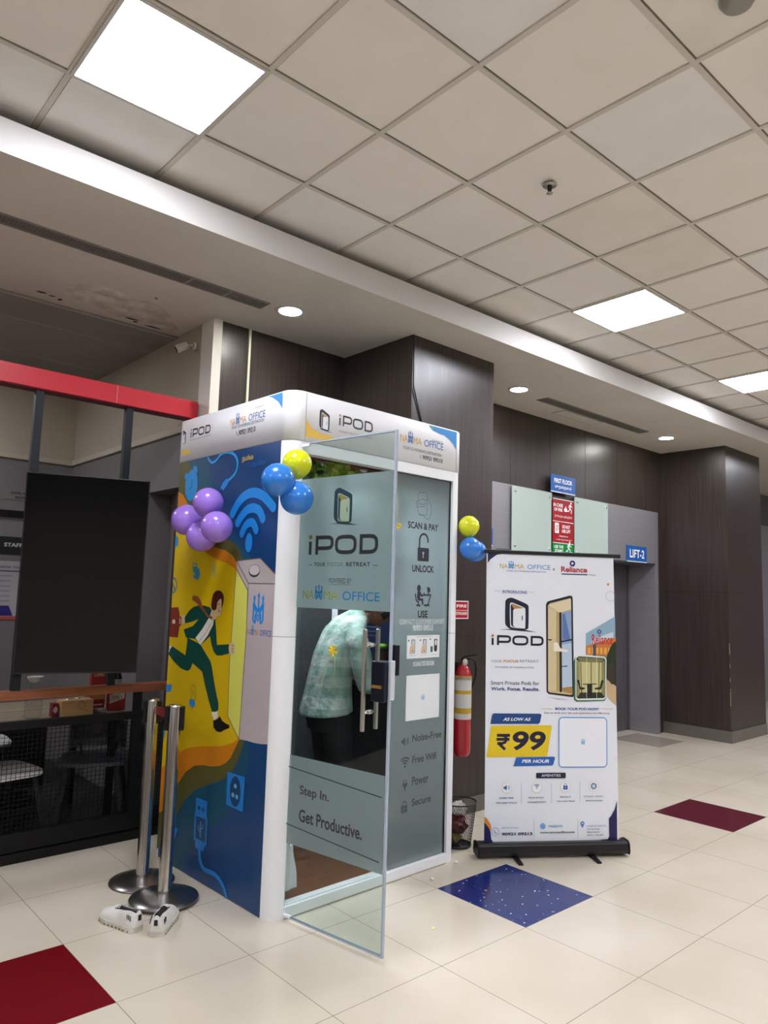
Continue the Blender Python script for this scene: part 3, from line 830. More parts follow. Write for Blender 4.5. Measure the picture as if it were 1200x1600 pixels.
mb.face([sh(0, SZ0) - BN*.0008, sh(0, SZ1) - BN*.0008, sh(1, SZ1) - BN*.0008, sh(1, SZ0) - BN*.0008], sheet)
mb.build('sheet', ban, keep=True)
p = Print(B0, BU, BN, off=.0008, clip=(SU0-.004, SU1-.016, SZ0, SZ1))
NV, BL, LBL, YE = '0B1B45', '1B4C98', '3E8FD0', 'E8C81E'
# ================================================================== SHARED MARKS
def box_map(A, B):
    return lambda x, y: (A[0] + (B[0]-A[0])*x, A[1] + (B[1]-A[1])*y)
def pod_word(p, A, B, col, dot, thick=.17):
    f = box_map(A, B); h = abs(B[1]-A[1]); w = thick*h; e = thick/2
    W = abs(B[0]-A[0]) / h
    ex_ = e / W
    L = lambda pts, s=0: p.stroke([f(x, y) for x, y in pts], w, col, s)
    c = f(.022, .93); p.ell(c[0], c[1], w*.62, w*.62, dot)
    L([(.022, 0), (.022, .70)])
    L([(.125, 0), (.125, 1)])
    se = lambda cx, cy, rx, ry, a0, a1, n=20: [(cx + rx*math.copysign(abs(math.cos(R(a0+(a1-a0)*i/n)))**.62, math.cos(R(a0+(a1-a0)*i/n))), cy + ry*math.copysign(abs(math.sin(R(a0+(a1-a0)*i/n)))**.62, math.sin(R(a0+(a1-a0)*i/n)))) for i in range(n+1)]
    L([(.125-ex_, 1-e)] + se(.255, (1-e+.33)/2, .10, (1-e-.33)/2, 90, -90) + [(.125, .33)])
    L(se(.555, .5, .135, .5-e, 90, 450, 40) + [(.56, 1-e)])
    L([(.775, 0), (.775, 1)]); L([(.775-ex_, 1-e)] + se(.86, .5, .128, .5-e, 90, -90) + [(.775-ex_, e)])
def pod_logo(p, A, B, col='0E1830', paper='E6E8EE', gold='B98A45', swoosh=True):
    f = box_map(A, B)
    o = lambda pts, c, s=0: p.poly([f(x/200, 1 - y/290) for x, y in pts], c, s)
    if swoosh: o([(-52, 268), (60, 258), (120, 256), (260, 282), (130, 276), (20, 266)], col)
    o([(0, 45), (6, 20), (22, 6), (50, 0), (80, 8), (172, 46), (190, 62), (195, 85), (194, 240), (186, 256), (165, 264), (60, 260), (32, 254), (14, 238), (0, 205)], col, 3)
    o([(38, 62), (48, 44), (62, 42), (150, 76), (164, 88), (168, 102), (168, 240), (160, 252), (150, 254), (75, 250), (55, 244), (42, 225)], paper, 3)
    o([(44, 66), (52, 52), (62, 50), (146, 82), (160, 94), (162, 240), (150, 250), (76, 246), (58, 238), (48, 222)], col)
    o([(52, 60), (62, 52), (140, 82), (82, 96), (70, 90)], gold)
    o([(66, 104), (78, 92), (150, 84), (160, 96), (162, 238), (152, 250), (84, 246), (66, 232)], paper)
    o([(138, 150), (146, 146), (146, 184), (138, 188)], col)
def trident(p, A, B, col):
    f = box_map(A, B); w = abs(B[0]-A[0])*.13
    s = lambda pts: p.stroke([f(x, y) for x, y in pts], w, col)
    s([(.5, .36), (.5, .88)]); p.poly([f(.36, .84), f(.64, .84), f(.5, 1.0)], col)
    s([(.5, .38), (.16, .60), (.14, .80)]); p.poly([f(.02, .78), f(.28, .78), f(.14, .92)], col)
    s([(.5, .38), (.84, .60), (.86, .80)]); p.poly([f(.72, .78), f(.98, .78), f(.86, .92)], col)
    s([(.10, .66), (.10, .10), (.28, .02)]); s([(.90, .66), (.90, .10), (.72, .02)])
    s([(.10, .56), (.5, .24), (.90, .56)]); s([(.28, .02), (.28, .32)]); s([(.72, .02), (.72, .32)])
    s([(.28, .30), (.5, .10), (.72, .30)])
def namma(p, A, B, c1='D2A520', c2='2E78C0', c3=None, bold=.0):
    f = box_map(A, B); c3 = c3 or c2
    p.text('NA', f(0, 0), f(.155, 1), c1, bold)
    trident(p, f(.165, -.05), f(.275, 1.75), c2)
    p.text('MA', f(.29, 0), f(.475, 1), c1, bold)
    p.text('OFFICE', f(.54, 0), f(1, 1), c3, bold)
def wifi(p, cx, cz, s, col, w=.16):
    for r in (.35, .62, .9): p.ring(cx, cz-.35*s, r*s, w*s, col, 48, 132, 12)
    p.ell(cx, cz-.35*s, .12*s, .12*s, col)
def lock(p, cx, cz, s, col, key, opened=False):
    if opened:
        p.ring(cx+.02*s, cz+.42*s, .30*s, .10*s, col, -12, 180, 16, ry=.34*s); p.line((cx-.28*s, cz), (cx-.28*s, cz+.43*s), .10*s, col)
    else:
        p.ring(cx, cz+.10*s, .26*s, .09*s, col, 0, 180, 14, ry=.34*s)
    p.rect(cx-.40*s, cz-.58*s, cx+.40*s, cz+.08*s, col, .06*s)
    p.ell(cx, cz-.18*s, .07*s, .07*s, key); p.rect(cx-.03*s, cz-.42*s, cx+.03*s, cz-.18*s, key)
def speaker_icon(p, cx, cz, s, col):
    p.poly([(cx-.5*s, cz-.16*s), (cx-.28*s, cz-.16*s), (cx, cz-.42*s), (cx, cz+.42*s), (cx-.28*s, cz+.16*s), (cx-.5*s, cz+.16*s)], col)
    for r in (.22, .42): p.ring(cx+.02*s, cz, r*s, .08*s, col, -50, 50, 10)
def plug_icon(p, cx, cz, s, col):
    for d in (-.18, .18): p.line((cx+d*s, cz+.1*s), (cx+d*s, cz+.5*s), .09*s, col)
    p.poly([(cx-.36*s, cz+.14*s), (cx+.36*s, cz+.14*s), (cx+.30*s, cz-.12*s), (cx+.1*s, cz-.32*s), (cx-.1*s, cz-.32*s), (cx-.30*s, cz-.12*s)], col)
    p.line((cx, cz-.3*s), (cx, cz-.56*s), .16*s, col)
def gear(p, cx, cz, s, col, paper):
    pts = []
    for k in range(32):
        r = s*(.46 if (k//2) % 2 else .36); a = 2*PI*k/32; pts.append((cx+r*math.cos(a), cz+r*math.sin(a)))
    p.poly(pts, col); p.ell(cx, cz, .25*s, .25*s, paper); p.ring(cx, cz, .15*s, .06*s, col)

# ---- printed artwork of the banner
p.poly([(0.021, 1.897), (0.158, 1.894), (0.102, 1.881), (0.06, 1.85), (0.033, 1.812)], NV, 0)
namma(p, (0.125, 1.796), (0.468, 1.826), 'CFA52A', LBL)
p.text('YOUR CO-WORKING DESTINATION', (0.166, 1.776), (0.438, 1.785), '5A6A88', .008)
p.text('x', (0.484, 1.793), (0.498, 1.806), '222A40', .02)
p.text('Reliance', (0.541, 1.785), (0.721, 1.822), 'B0202C', .03)
q = (0.619, 1.843); p.ring(q[0], q[1], .014, .011, '14225A'); p.ell(q[0]+.006, q[1]-.012, .006, .009, '14225A')
p.poly([(0.544, 1.775), (0.724, 1.776), (0.724, 1.769), (0.544, 1.768)], '14225A'); p.text('MALL', (0.733, 1.767), (0.786, 1.777), '56607A', .01)
p.text('INTRODUCING', (0.144, 1.635), (0.309, 1.654), BL, .02)
p.stroke([(0.091, 1.649), (0.129, 1.648)], .002, 'C9A96A'); p.stroke([(0.322, 1.648), (0.352, 1.647)], .002, 'C9A96A')
pod_logo(p, (0.164, 1.384), (0.325, 1.607))
pod_word(p, (0.075, 1.303), (0.421, 1.366), '0D1220', 'B98232', .22)
p.text('YOUR', (0.073, 1.193), (0.145, 1.208), '7C8290'); p.text('FOCUS', (0.157, 1.194), (0.255, 1.21), 'C9912A', .03); p.text('RETREAT', (0.266, 1.196), (0.391, 1.212), '7C8290')
p.text('POWERED BY NAMMAOFFICE', (0.102, 1.158), (0.359, 1.169), '6E7890', .01)
p.text('Smart Private Pods for', (0.074, 1.053), (0.396, 1.077), '2E3E62', .004)
p.text('Work. Focus. Results.', (0.075, 1.017), (0.397, 1.039), '1B3F80', .03)
# picture of a booth
p.poly([(0.448, 0.98), (0.601, 0.964), (0.526, 0.963)], 'B9BDC6')
p.poly([(0.438, 1.568), (0.445, 1.586), (0.461, 1.594), (0.6, 1.632), (0.615, 1.63), (0.621, 1.613), (0.631, 0.99), (0.622, 0.98), (0.605, 0.982), (0.46, 0.998), (0.445, 1.011)], '15171C')
p.poly([(0.451, 1.564), (0.466, 1.579), (0.607, 1.616), (0.61, 1.6), (0.619, 0.998), (0.609, 0.994), (0.464, 1.009), (0.455, 1.019)], 'C9B48A')
p.poly([(0.454, 1.567), (0.607, 1.615), (0.609, 1.546), (0.533, 1.517)], 'E0D2B0')
p.poly([(0.454, 1.556), (0.528, 1.517), (0.531, 1.02), (0.457, 1.023)], 'D6C49A'); p.poly([(0.508, 1.526), (0.529, 1.517), (0.533, 1.019), (0.511, 1.017)], 'B89E6C')
p.poly([(0.545, 1.519), (0.61, 1.536), (0.619, 1.047), (0.549, 1.036)], '8EA3C8'); p.poly([(0.548, 1.313), (0.613, 1.326), (0.619, 1.047), (0.551, 1.038)], 'BACBE0'); p.poly([(0.551, 1.511), (0.566, 1.515), (0.605, 1.346), (0.552, 1.345)], '5E78AE')
p.poly([(0.529, 1.522), (0.544, 1.522), (0.549, 1.012), (0.533, 1.012)], '1A1C22'); p.poly([(0.53, 1.335), (0.619, 1.353), (0.619, 1.343), (0.532, 1.325)], '1A1C22'); p.poly([(0.546, 1.176), (0.584, 1.181), (0.584, 1.174), (0.546, 1.171)], '1A1C22')
p.poly([(0.453, 1.347), (0.483, 1.347), (0.471, 1.337), (0.453, 1.341)], '1A1C22')
p.poly([(0.492, 1.324), (0.517, 1.328), (0.538, 1.29), (0.59, 1.28), (0.587, 1.267), (0.492, 1.271)], 'EFE8D8'); p.poly([(0.549, 1.038), (0.619, 1.048), (0.622, 0.998), (0.553, 1.016)], 'A98650')
# picture of the mall front
p.poly([(0.711, 1.389), (0.893, 1.492), (0.914, 1.504), (0.919, 0.926), (0.856, 0.984), (0.853, 1.208), (0.828, 1.244), (0.711, 1.253)], '8FB0C4')
p.poly([(0.711, 1.309), (0.922, 1.368), (0.921, 1.241), (0.828, 1.244), (0.711, 1.253)], 'C77A3A')
for k_, x_ in enumerate((880, 905, 955, 985, 1010, 1040)): p.poly([(0.725, 1.297), (0.742, 1.3), (0.742, 1.26), (0.725, 1.258)] if k_ == 0 else [((0.725, 1.297)[0] + k_*.028, (0.725, 1.297)[1]), ((0.742, 1.3)[0] + k_*.028, (0.742, 1.3)[1]), ((0.742, 1.3)[0] + k_*.028, (0.742, 1.26)[1]), ((0.725, 1.297)[0] + k_*.028, (0.725, 1.258)[1])], 'E8A850')
p.poly([(0.76, 1.317), (0.781, 1.322), (0.781, 1.247), (0.76, 1.246)], '3C4A5A')
p.poly([(0.748, 1.349), (0.901, 1.404), (0.901, 1.368), (0.748, 1.321)], 'C9D6DE'); p.text('Reliance', (0.753, 1.321), (0.896, 1.384), 'C4252E', .02)
q = (0.804, 1.402); p.ring(q[0], q[1], .011, .007, '1D3A8A')
p.poly([(0.849, 1.216), (0.87, 1.28), (0.892, 1.32), (0.922, 1.321), (0.92, 1.052), (0.89, 1.067), (0.853, 1.098)], '26301E', 4); p.poly([(0.851, 1.098), (0.92, 1.052), (0.919, 0.926), (0.856, 0.984)], 'C9AE84')
p.poly([(0.861, 1.161), (0.887, 1.209), (0.908, 1.162), (0.899, 1.067), (0.87, 1.09)], '3A3228', 4)
# picture of the meeting booth
p.poly([(0.626, 1.205), (0.638, 1.236), (0.836, 1.249), (0.853, 1.234), (0.85, 0.973), (0.837, 0.958), (0.647, 0.952), (0.629, 0.964)], '47685C')
p.poly([(0.639, 1.235), (0.659, 1.248), (0.836, 1.243), (0.853, 1.227), (0.849, 0.979), (0.834, 0.966), (0.655, 0.961), (0.641, 0.972)], 'DCEADF')
p.poly([(0.646, 1.23), (0.663, 1.241), (0.835, 1.233), (0.845, 1.221), (0.842, 0.984), (0.83, 0.976), (0.659, 0.971), (0.647, 0.98)], '23261C')
p.poly([(0.669, 1.205), (0.819, 1.204), (0.817, 1.004), (0.672, 0.998)], 'C9C288'); p.poly([(0.651, 1.235), (0.838, 1.229), (0.815, 1.203), (0.674, 1.205)], '7C7A50')
p.poly([(0.649, 1.221), (0.669, 1.205), (0.672, 0.998), (0.651, 0.982)], '9A955E'); p.poly([(0.84, 1.22), (0.819, 1.204), (0.817, 1.004), (0.839, 0.988)], '8E8A58'); p.poly([(0.672, 1.01), (0.817, 1.013), (0.837, 0.98), (0.652, 0.975)], '2E2A20')
for a_ in ([(0.676, 1.201), (0.681, 1.002)], [(0.747, 1.205), (0.748, 1.003)], [(0.802, 1.203), (0.8, 1.007)]): p.stroke(a_, .005, '1A1A18')
p.stroke([(0.716, 1.234), (0.716, 0.975)], .002, 'EEF0E8'); p.stroke([(0.785, 1.232), (0.785, 0.976)], .002, 'EEF0E8')
p.poly([(0.718, 1.065), (0.755, 1.065), (0.753, 0.987), (0.722, 0.985)], '17171A'); p.poly([(0.691, 1.066), (0.785, 1.069), (0.785, 1.063), (0.691, 1.06)], '22221E')
p.poly([(0.651, 1.087), (0.664, 1.092), (0.674, 1.045), (0.705, 1.041), (0.701, 1.03), (0.669, 1.029)], '111114'); p.poly([(0.834, 1.09), (0.817, 1.09), (0.806, 1.046), (0.77, 1.04), (0.775, 1.03), (0.814, 1.031)], '111114')
p.stroke([(0.683, 1.029), (0.683, 0.998), (0.659, 0.99)], .004, '111114'); p.stroke([(0.8, 1.031), (0.8, 0.999), (0.823, 0.992)], .004, '111114')
q = (0.866, 1.714); p.ell(q[0], q[1], .0085, .0085, 'D08A30'); q = (0.882, 1.636); p.ring(q[0], q[1], .032, .002, '9AA0B0')
p.text('BOOK YOUR POD NOW!', (0.504, 0.898), (0.799, 0.914), BL, .02); p.stroke([(0.409, 0.906), (0.486, 0.905)], .002, 'C9A93A'); p.stroke([(0.815, 0.909), (0.897, 0.908)], .002, 'C9A93A')
p.text('Scan to book your slot and experience the difference.', (0.429, 0.872), (0.874, 0.886), '222C48', .006)
p.poly([(0.095, 0.875), (0.404, 0.874), (0.412, 0.866), (0.401, 0.818), (0.391, 0.811), (0.074, 0.809), (0.085, 0.866)], '164583'); p.text('AS LOW AS', (0.157, 0.829), (0.34, 0.849), 'F4F6FA', .03, .25)
p.poly([(0.079, 0.798), (0.472, 0.803), (0.481, 0.796), (0.452, 0.616), (0.441, 0.609), (0.052, 0.604)], YE)
ra, rb_ = (0.112, 0.649), (0.204, 0.745); RF = lambda x, y: (ra[0] + (rb_[0]-ra[0])*x, ra[1] + (rb_[1]-ra[1])*y)
for s_ in ([RF(.06, .94), RF(1.0, .94)], [RF(.04, .68), RF(.96, .68)], [RF(.30, .94), RF(.55, .92), RF(.72, .82), RF(.74, .66), RF(.66, .50), RF(.46, .42), RF(.10, .42)], [RF(.18, .44), RF(.66, .03)]): p.stroke(s_, .0185, '17103A')
p.text('99', (0.221, 0.646), (0.441, 0.765), '17103A', .03, .12)
p.poly([(0.246, 0.603), (0.495, 0.607), (0.504, 0.601), (0.493, 0.56), (0.486, 0.553), (0.229, 0.549)], '2560B4'); p.text('PER HOUR', (0.283, 0.569), (0.464, 0.59), 'F4F6FA', .03, .25)
a_ = (0.526, 0.539); b_ = (0.856, 0.855); p.frame(a_[0], a_[1], b_[0], b_[1], '5A9AD8', .0065, .028, 'EEF1F8'); trident(p, (0.678, 0.682), (0.704, 0.721), '6AA6DC')
a_ = (0.378, 0.474); b_ = (0.575, 0.508); p.rect(a_[0], a_[1], b_[0], b_[1], '15173A', .006); p.text('AMENITIES', (0.414, 0.484), (0.541, 0.499), 'F0F2F8', .02)
ic = [(0.186, 0.418), (0.383, 0.419), (0.573, 0.421), (0.763, 0.424)]
for c_ in ic: p.ell(c_[0], c_[1], .0335, .0335, 'D8C98A'); p.ell(c_[0], c_[1], .0315, .0315, 'F0F2F6')
speaker_icon(p, ic[0][0], ic[0][1], .042, '1F5C9E'); wifi(p, ic[1][0], ic[1][1]+.003, .028, '1F5C9E'); lock(p, ic[2][0], ic[2][1]+.004, .036, '1F4FA8', 'F0F2F6'); gear(p, ic[3][0], ic[3][1], .048, '2A5C94', 'F0F2F6')
for s_, A_, B_ in (('NOISE FREE', (0.137, 0.351), (0.231, 0.36)), ('FOR DEEP FOCUS', (0.118, 0.322), (0.252, 0.331)), ('PLUG & PLAY', (0.329, 0.352), (0.432, 0.361)), ('CONNECTIVITY', (0.323, 0.324), (0.446, 0.333)),
                   ('PRIVACY', (0.538, 0.354), (0.611, 0.363)), ('YOU CAN TRUST', (0.514, 0.328), (0.638, 0.337)), ('STYLISH, SMART,', (0.696, 0.354), (0.831, 0.365)), ('SPACE-SAVING', (0.709, 0.33), (0.822, 0.338))):
    p.text(s_, A_, B_, '3C5070', .02)
for s_ in ([(0.282, 0.446), (0.283, 0.32)], [(0.48, 0.445), (0.481, 0.322)], [(0.669, 0.452), (0.669, 0.327)], [(0.366, 0.224), (0.367, 0.097)], [(0.656, 0.221), (0.656, 0.1)]): p.stroke(s_, .0022, 'A9AEBC')
q = (0.116, 0.153); p.ring(q[0], q[1], .024, .002, '4A8AC0'); p.stroke([(q[0]-.008, q[1]+.010), (q[0]-.006, q[1]-.002), (q[0]+.002, q[1]-.009), (q[0]+.011, q[1]-.009)], .004, '4A6A90')
p.text('GET IN TOUCH', (0.155, 0.171), (0.265, 0.179), '3AA0B8', .01); p.text('90921 09213', (0.157, 0.129), (0.355, 0.147), '15182C', .03)
q = (0.424, 0.182); p.ell(q[0], q[1], .0175, .0175, '4A92D0'); p.ring(q[0], q[1], .010, .002, 'E8EEF6'); p.text('WEBSITE', (0.46, 0.174), (0.554, 0.187), '3A8EC0', .01)
p.text('www.nammaoffice.com', (0.406, 0.138), (0.635, 0.151), '20263C', .02)
q = (0.687, 0.196); p.ell(q[0], q[1], .013, .013, '3E86CC'); p.poly([(q[0]-.011, q[1]-.006), (q[0]+.011, q[1]-.006), (q[0], q[1]-.030)], '3E86CC'); p.ell(q[0], q[1], .005, .005, 'F0F2F6')
for s_, A_, B_, c_ in (('NAMMA OFFICE', (0.714, 0.174), (0.846, 0.184), '3A8EC0'), ('1ST FLOOR,', (0.718, 0.154), (0.803, 0.163), '2A3248'), ('RELIANCE', (0.718, 0.137), (0.799, 0.146), '2A3248'), ('MALL SALEM', (0.718, 0.119), (0.826, 0.128), '2A3248')): p.text(s_, A_, B_, c_, .01)
p.poly([(0.931, 0.374), (0.942, 0.089), (0.812, 0.089), (0.812, 0.096), (0.855, 0.097), (0.867, 0.113), (0.864, 0.224), (0.88, 0.24), (0.903, 0.277)], '1A1550')
p.poly([(0.025, 0.258), (0.061, 0.234), (0.086, 0.194), (0.088, 0.158), (0.018, 0.218)], 'D98A1E'); p.poly([(0.02, 0.226), (0.044, 0.21), (0.07, 0.182), (0.084, 0.154), (0.089, 0.11), (0.102, 0.091), (0.149, 0.088), (0.149, 0.082), (0.021, 0.079)], '1A1550')
for x_, y_ in ((0, 0), (.007, .006), (.014, -.002), (.004, -.012), (.016, .014), (.02, -.014), (.01, -.02), (.018, .002)):
    q = (0.904, 0.6); p.ell(q[0]+x_, q[1]+y_, .0014, .0014, '2A2A30', 6)

p.build('printed_artwork', ban)

# ================================================================== THE OFFICE POD
PA = R(1.6)
pod = thing('office_pod', 'tall white office pod with blue and yellow printed side and open glass door', 'office booth', (2.12500, 3.11500, 0.00000), PA)
PM = MAT4[pod.name]
W_, D_, R_, H_ = 1.385, 1.245, 0.085, 2.668
ZB = 2.402                                   # bottom of the printed header
def PL(x, y, z): return PM @ Vector((x, y, z))
EXv = PM.to_3x3() @ Vector((1, 0, 0)); EYv = PM.to_3x3() @ Vector((0, 1, 0)); ZV = Vector((0, 0, 1))
def arc(cx, cy, r, a0, a1, n=16): return [(cx + r*math.cos(R(a0+(a1-a0)*i/n)), cy + r*math.sin(R(a0+(a1-a0)*i/n))) for i in range(n+1)]
def rrect(w0, w1, d0, d1, r, n=10):
    return arc(w1-r, d0+r, r, -90, 0, n) + arc(w1-r, d1-r, r, 0, 90, n) + arc(w0+r, d1-r, r, 90, 180, n) + arc(w0+r, d0+r, r, 180, 270, n)
def vprism(mb, poly, z0, z1, mat, smooth=False): mb.prism(poly, PL(0, 0, z0), EXv, EYv, ZV*(z1-z0), mat, smooth)
navy = M('navy print', '0E3E72', .33)
gapm = M('panel gap', '7C8084', .6)
# four posts with rounded outer corners
post_shapes = [
    (arc(R_, R_, R_, 180, 270) + [(.072, 0), (.072, .06), (.04, .06), (.04, R_)], 0),
    ([(1.285, 0)] + arc(W_-R_, R_, R_, 270, 360) + [(W_-.04, R_), (W_-.04, .06), (1.285, .06)], 0),
    (arc(W_-R_, D_-R_, R_, 0, 90) + [(W_-R_, D_-.04), (W_-.04, D_-R_)], 0),
    (arc(R_, D_-R_, R_, 90, 180) + [(.04, D_-R_), (R_, D_-.04)], 0)]
for poly, _ in post_shapes:
    mb = MB(); vprism(mb, poly, 0, 1.374, white_shell); vprism(mb, poly, 1.3765, ZB-.003, white_shell); vprism(mb, [(x*.998+.001, y*.998+.001) for x, y in poly], 1.374, 1.3765, gapm)
    mb.build('corner_post', pod)
# walls
mb = MB(); mb.box(0, .03, R_, D_-R_, 0.004, ZB-.003, navy, PM)
side = mb.build('side_wall', pod)
mb = MB(); mb.box(W_-.03, W_, R_, D_-R_, 0.004, ZB-.003, white_print, PM); mb.build('side_wall', pod)
mb = MB(); mb.box(R_, W_-R_, D_-.03, D_, 0.004, ZB-.003, white_print, PM); mb.build('back_wall', pod)
# header band and roof
mb = MB()
ro = rrect(-.003, W_+.003, -.003, D_+.003, R_); ri = rrect(.035, W_-.035, .035, D_-.035, R_-.03)
def ring3(poly, z): return [PL(x, y, z) for x, y in poly]
mb.rings([ring3(ri, ZB), ring3(ro, ZB), ring3(ro, H_-.006), ring3(rrect(.002, W_-.002, .002, D_-.002, R_-.003), H_), ring3(ri, H_)], white_print, cap=False)
mb.rings([ring3(ri, ZB), ring3(ri, H_)], white_print, cap=False)
header = mb.build('header_band', pod)
mb = MB(); vprism(mb, rrect(.036, W_-.036, .036, D_-.036, R_-.03), ZB-.02, ZB+.02, M('felt ceiling', '4A4C4E', .9)); mb.build('ceiling_panel', pod)
for x in (R_+.002, W_-R_+.004):
    mb = MB(); mb.box(x, x+.002, -.0042, 0, ZB+.001, H_-.008, gapm, PM); mb.build('header_joint', header)
# front frame
mb = MB(); mb.box(.072, 1.285, .0, .06, 2.335, ZB-.003, white_shell, PM); mb.build('top_beam', pod, bev=.003)
mb = MB(); mb.box(.072, 1.285, -.004, .07, 0.004, .058, white_shell, PM); mb.box(.072, .80, .01, .028, .058, .066, white_shell, PM); mb.build('sill', pod, bev=.003)
mb = MB(); mb.box(.072, .80, .062, .080, 2.325, 2.336, black_metal, PM); mb.box(.80, 1.285, .02, .034, 2.322, 2.336, black_metal, PM); mb.box(1.272, 1.285, .018, .036, .058, 2.336, black_metal, PM); mb.build('door_gasket', pod)
# inside
felt = noisy('dark grey felt', '3E4144', '474A4D', (40, 40, 40), .95)
mb = MB(); mb.box(.03, .045, .07, D_-.035, .06, ZB-.02, felt, PM); mb.box(W_-.045, W_-.03, .07, D_-.035, .06, ZB-.02, felt, PM); mb.box(.045, W_-.045, D_-.05, D_-.035, .06, ZB-.02, felt, PM); mb.build('felt_lining', pod)
wfl = noisy('brown wood floor', '6B4026', '7E4F32', (2, 30, 2), .3)
mb = MB(); mb.box(.04, W_-.04, .07, D_-.04, 0.004, .058, wfl, PM); mb.build('floor_panel', pod)
mb = MB(); mb.box(W_-.30, W_-.046, .34, D_-.06, 1.00, 1.03, M('dark desk', '4A2E20', .4), PM); mb.box(W_-.08, W_-.046, .40, .44, .80, 1.0, black_metal, PM); mb.box(W_-.08, W_-.046, D_-.3, D_-.26, .80, 1.0, black_metal, PM); mb.build('desk_shelf', pod, bev=.003)
emis('pod lamp', 'F4F6FF', 17.0)
mb = MB(); mb.box(.28, 1.08, .50, .62, ZB-.032, ZB-.021, MATS['pod lamp'], PM); mb.build('ceiling_lamp', pod)

# ---- printed artwork on the left wall (seen from outside, u runs to the back)
LN = -EXv
art = Print(PL(0, 0, 0), EYv, LN, off=.0006, clip=(R_, D_-R_+.02, .004, ZB-.003))
OL, OR, YL, LB, TL = '565327', 'C9790F', 'D2B000', '1C86D8', '0D4A66'
art.poly([(1.127, 2.432), (0.855, 2.439), (0.778, 2.245), (0.685, 2.105), (0.599, 2.003), (0.44, 1.863), (0.322, 1.784), (0.394, 1.671), (0.603, 1.749), (0.906, 2.087), (1.017, 2.319)], TL)
art.poly([(0.286, 0.814), (0.239, 0.812), (0.24, 0.696), (0.394, 0.438), (0.558, 0.323), (0.745, 0.198), (0.902, -0.033), (1.109, -0.071), (1.09, 0.252), (0.819, 0.465), (0.439, 0.64)], TL)
art.poly([(1.265, 2.443), (1.114, 2.428), (1.019, 2.336), (0.939, 2.225), (0.885, 2.119), (0.783, 1.996), (0.65, 1.917), (0.527, 1.881), (0.452, 1.84), (0.405, 1.785), (0.378, 1.724), (0.37, 1.596), (0.318, 0.824), (0.298, 0.815), (0.327, 0.744), (0.39, 0.649), (0.471, 0.592), (0.557, 0.555), (0.646, 0.52), (0.777, 0.467), (0.882, 0.389), (0.959, 0.296), (1.01, 0.228), (1.102, 0.107), (1.216, 0.006), (1.335, -0.084), (1.452, 0.243), (1.301, 1.151), (1.334, 1.664), (1.266, 2.02)], OL)
art.poly([(1.294, 2.237), (1.21, 2.226), (1.115, 2.187), (1.046, 2.121), (0.968, 2.039), (0.874, 1.95), (0.768, 1.86), (0.688, 1.846), (0.581, 1.827), (0.505, 1.798), (0.458, 1.755), (0.411, 1.669), (0.356, 1.232), (0.33, 0.879), (0.345, 0.817), (0.367, 0.785), (0.42, 0.708), (0.467, 0.673), (0.515, 0.651), (0.604, 0.63), (0.697, 0.621), (0.792, 0.6), (0.886, 0.548), (0.965, 0.469), (1.017, 0.402), (1.111, 0.289), (1.214, 0.23), (1.385, 0.138), (1.485, 0.464), (1.319, 1.149), (1.352, 1.664)], OR)
art.poly([(1.308, 2.058), (1.211, 2.017), (1.08, 1.972), (0.989, 1.929), (0.915, 1.872), (0.795, 1.82), (0.729, 1.794), (0.635, 1.769), (0.559, 1.753), (0.471, 1.722), (0.404, 1.595), (0.363, 1.231), (0.333, 0.843), (0.357, 0.814), (0.404, 0.791), (0.452, 0.775), (0.501, 0.758), (0.577, 0.743), (0.709, 0.722), (0.818, 0.699), (0.902, 0.675), (0.986, 0.634), (1.041, 0.587), (1.188, 0.512), (1.425, 0.415), (1.496, 0.539), (1.319, 1.149), (1.352, 1.664)], YL)
# stylised booth drawing
DK = '3A3A40'
art.poly([(0.462, 1.72), (0.334, 1.602), (0.327, 1.378), (0.337, 1.09), (0.348, 0.818), (0.469, 0.921), (0.478, 1.221), (0.465, 1.519)], 'D8D860')
art.poly([(0.461, 1.766), (0.229, 1.778), (0.059, 1.678), (0.057, 1.643), (0.328, 1.643), (0.333, 1.605), (0.455, 1.72)], 'B2AAA8')
art.poly([(0.327, 1.642), (0.051, 1.644), (0.044, 1.327), (0.058, 0.839), (0.154, 0.826), (0.209, 0.823), (0.267, 0.823), (0.344, 0.819), (0.342, 1.161), (0.327, 1.378)], 'B9ADB0')
for s_ in ([(0.461, 1.766), (0.229, 1.778), (0.059, 1.678)], [(0.328, 1.643), (0.057, 1.643)], [(0.455, 1.72), (0.333, 1.605), (0.328, 1.643)], [(0.46, 1.767), (0.33, 1.643)], [(0.333, 1.605), (0.327, 1.378), (0.335, 1.09), (0.347, 0.818)], [(0.46, 1.72), (0.465, 1.519), (0.478, 1.221), (0.468, 0.922), (0.347, 0.818)]): art.stroke(s_, .006, '6A5A58')
q = (0.279, 1.714); q2 = (0.332, 1.72); q3 = (0.277, 1.698)
rx_ = abs(q[0]-q2[0]); art.ell(q[0], q[1]-.006, rx_, .032, DK); art.ell(q[0], q[1], rx_, .030, DK); art.ell(q[0], q[1]+.001, rx_*.93, .027, 'C6BEBE')
trident(art, (0.28, 1.43), (0.167, 1.599), LB)
namma(art, (0.319, 1.37), (0.094, 1.402), 'A8763A', '2E7CC8', '2E66B0')
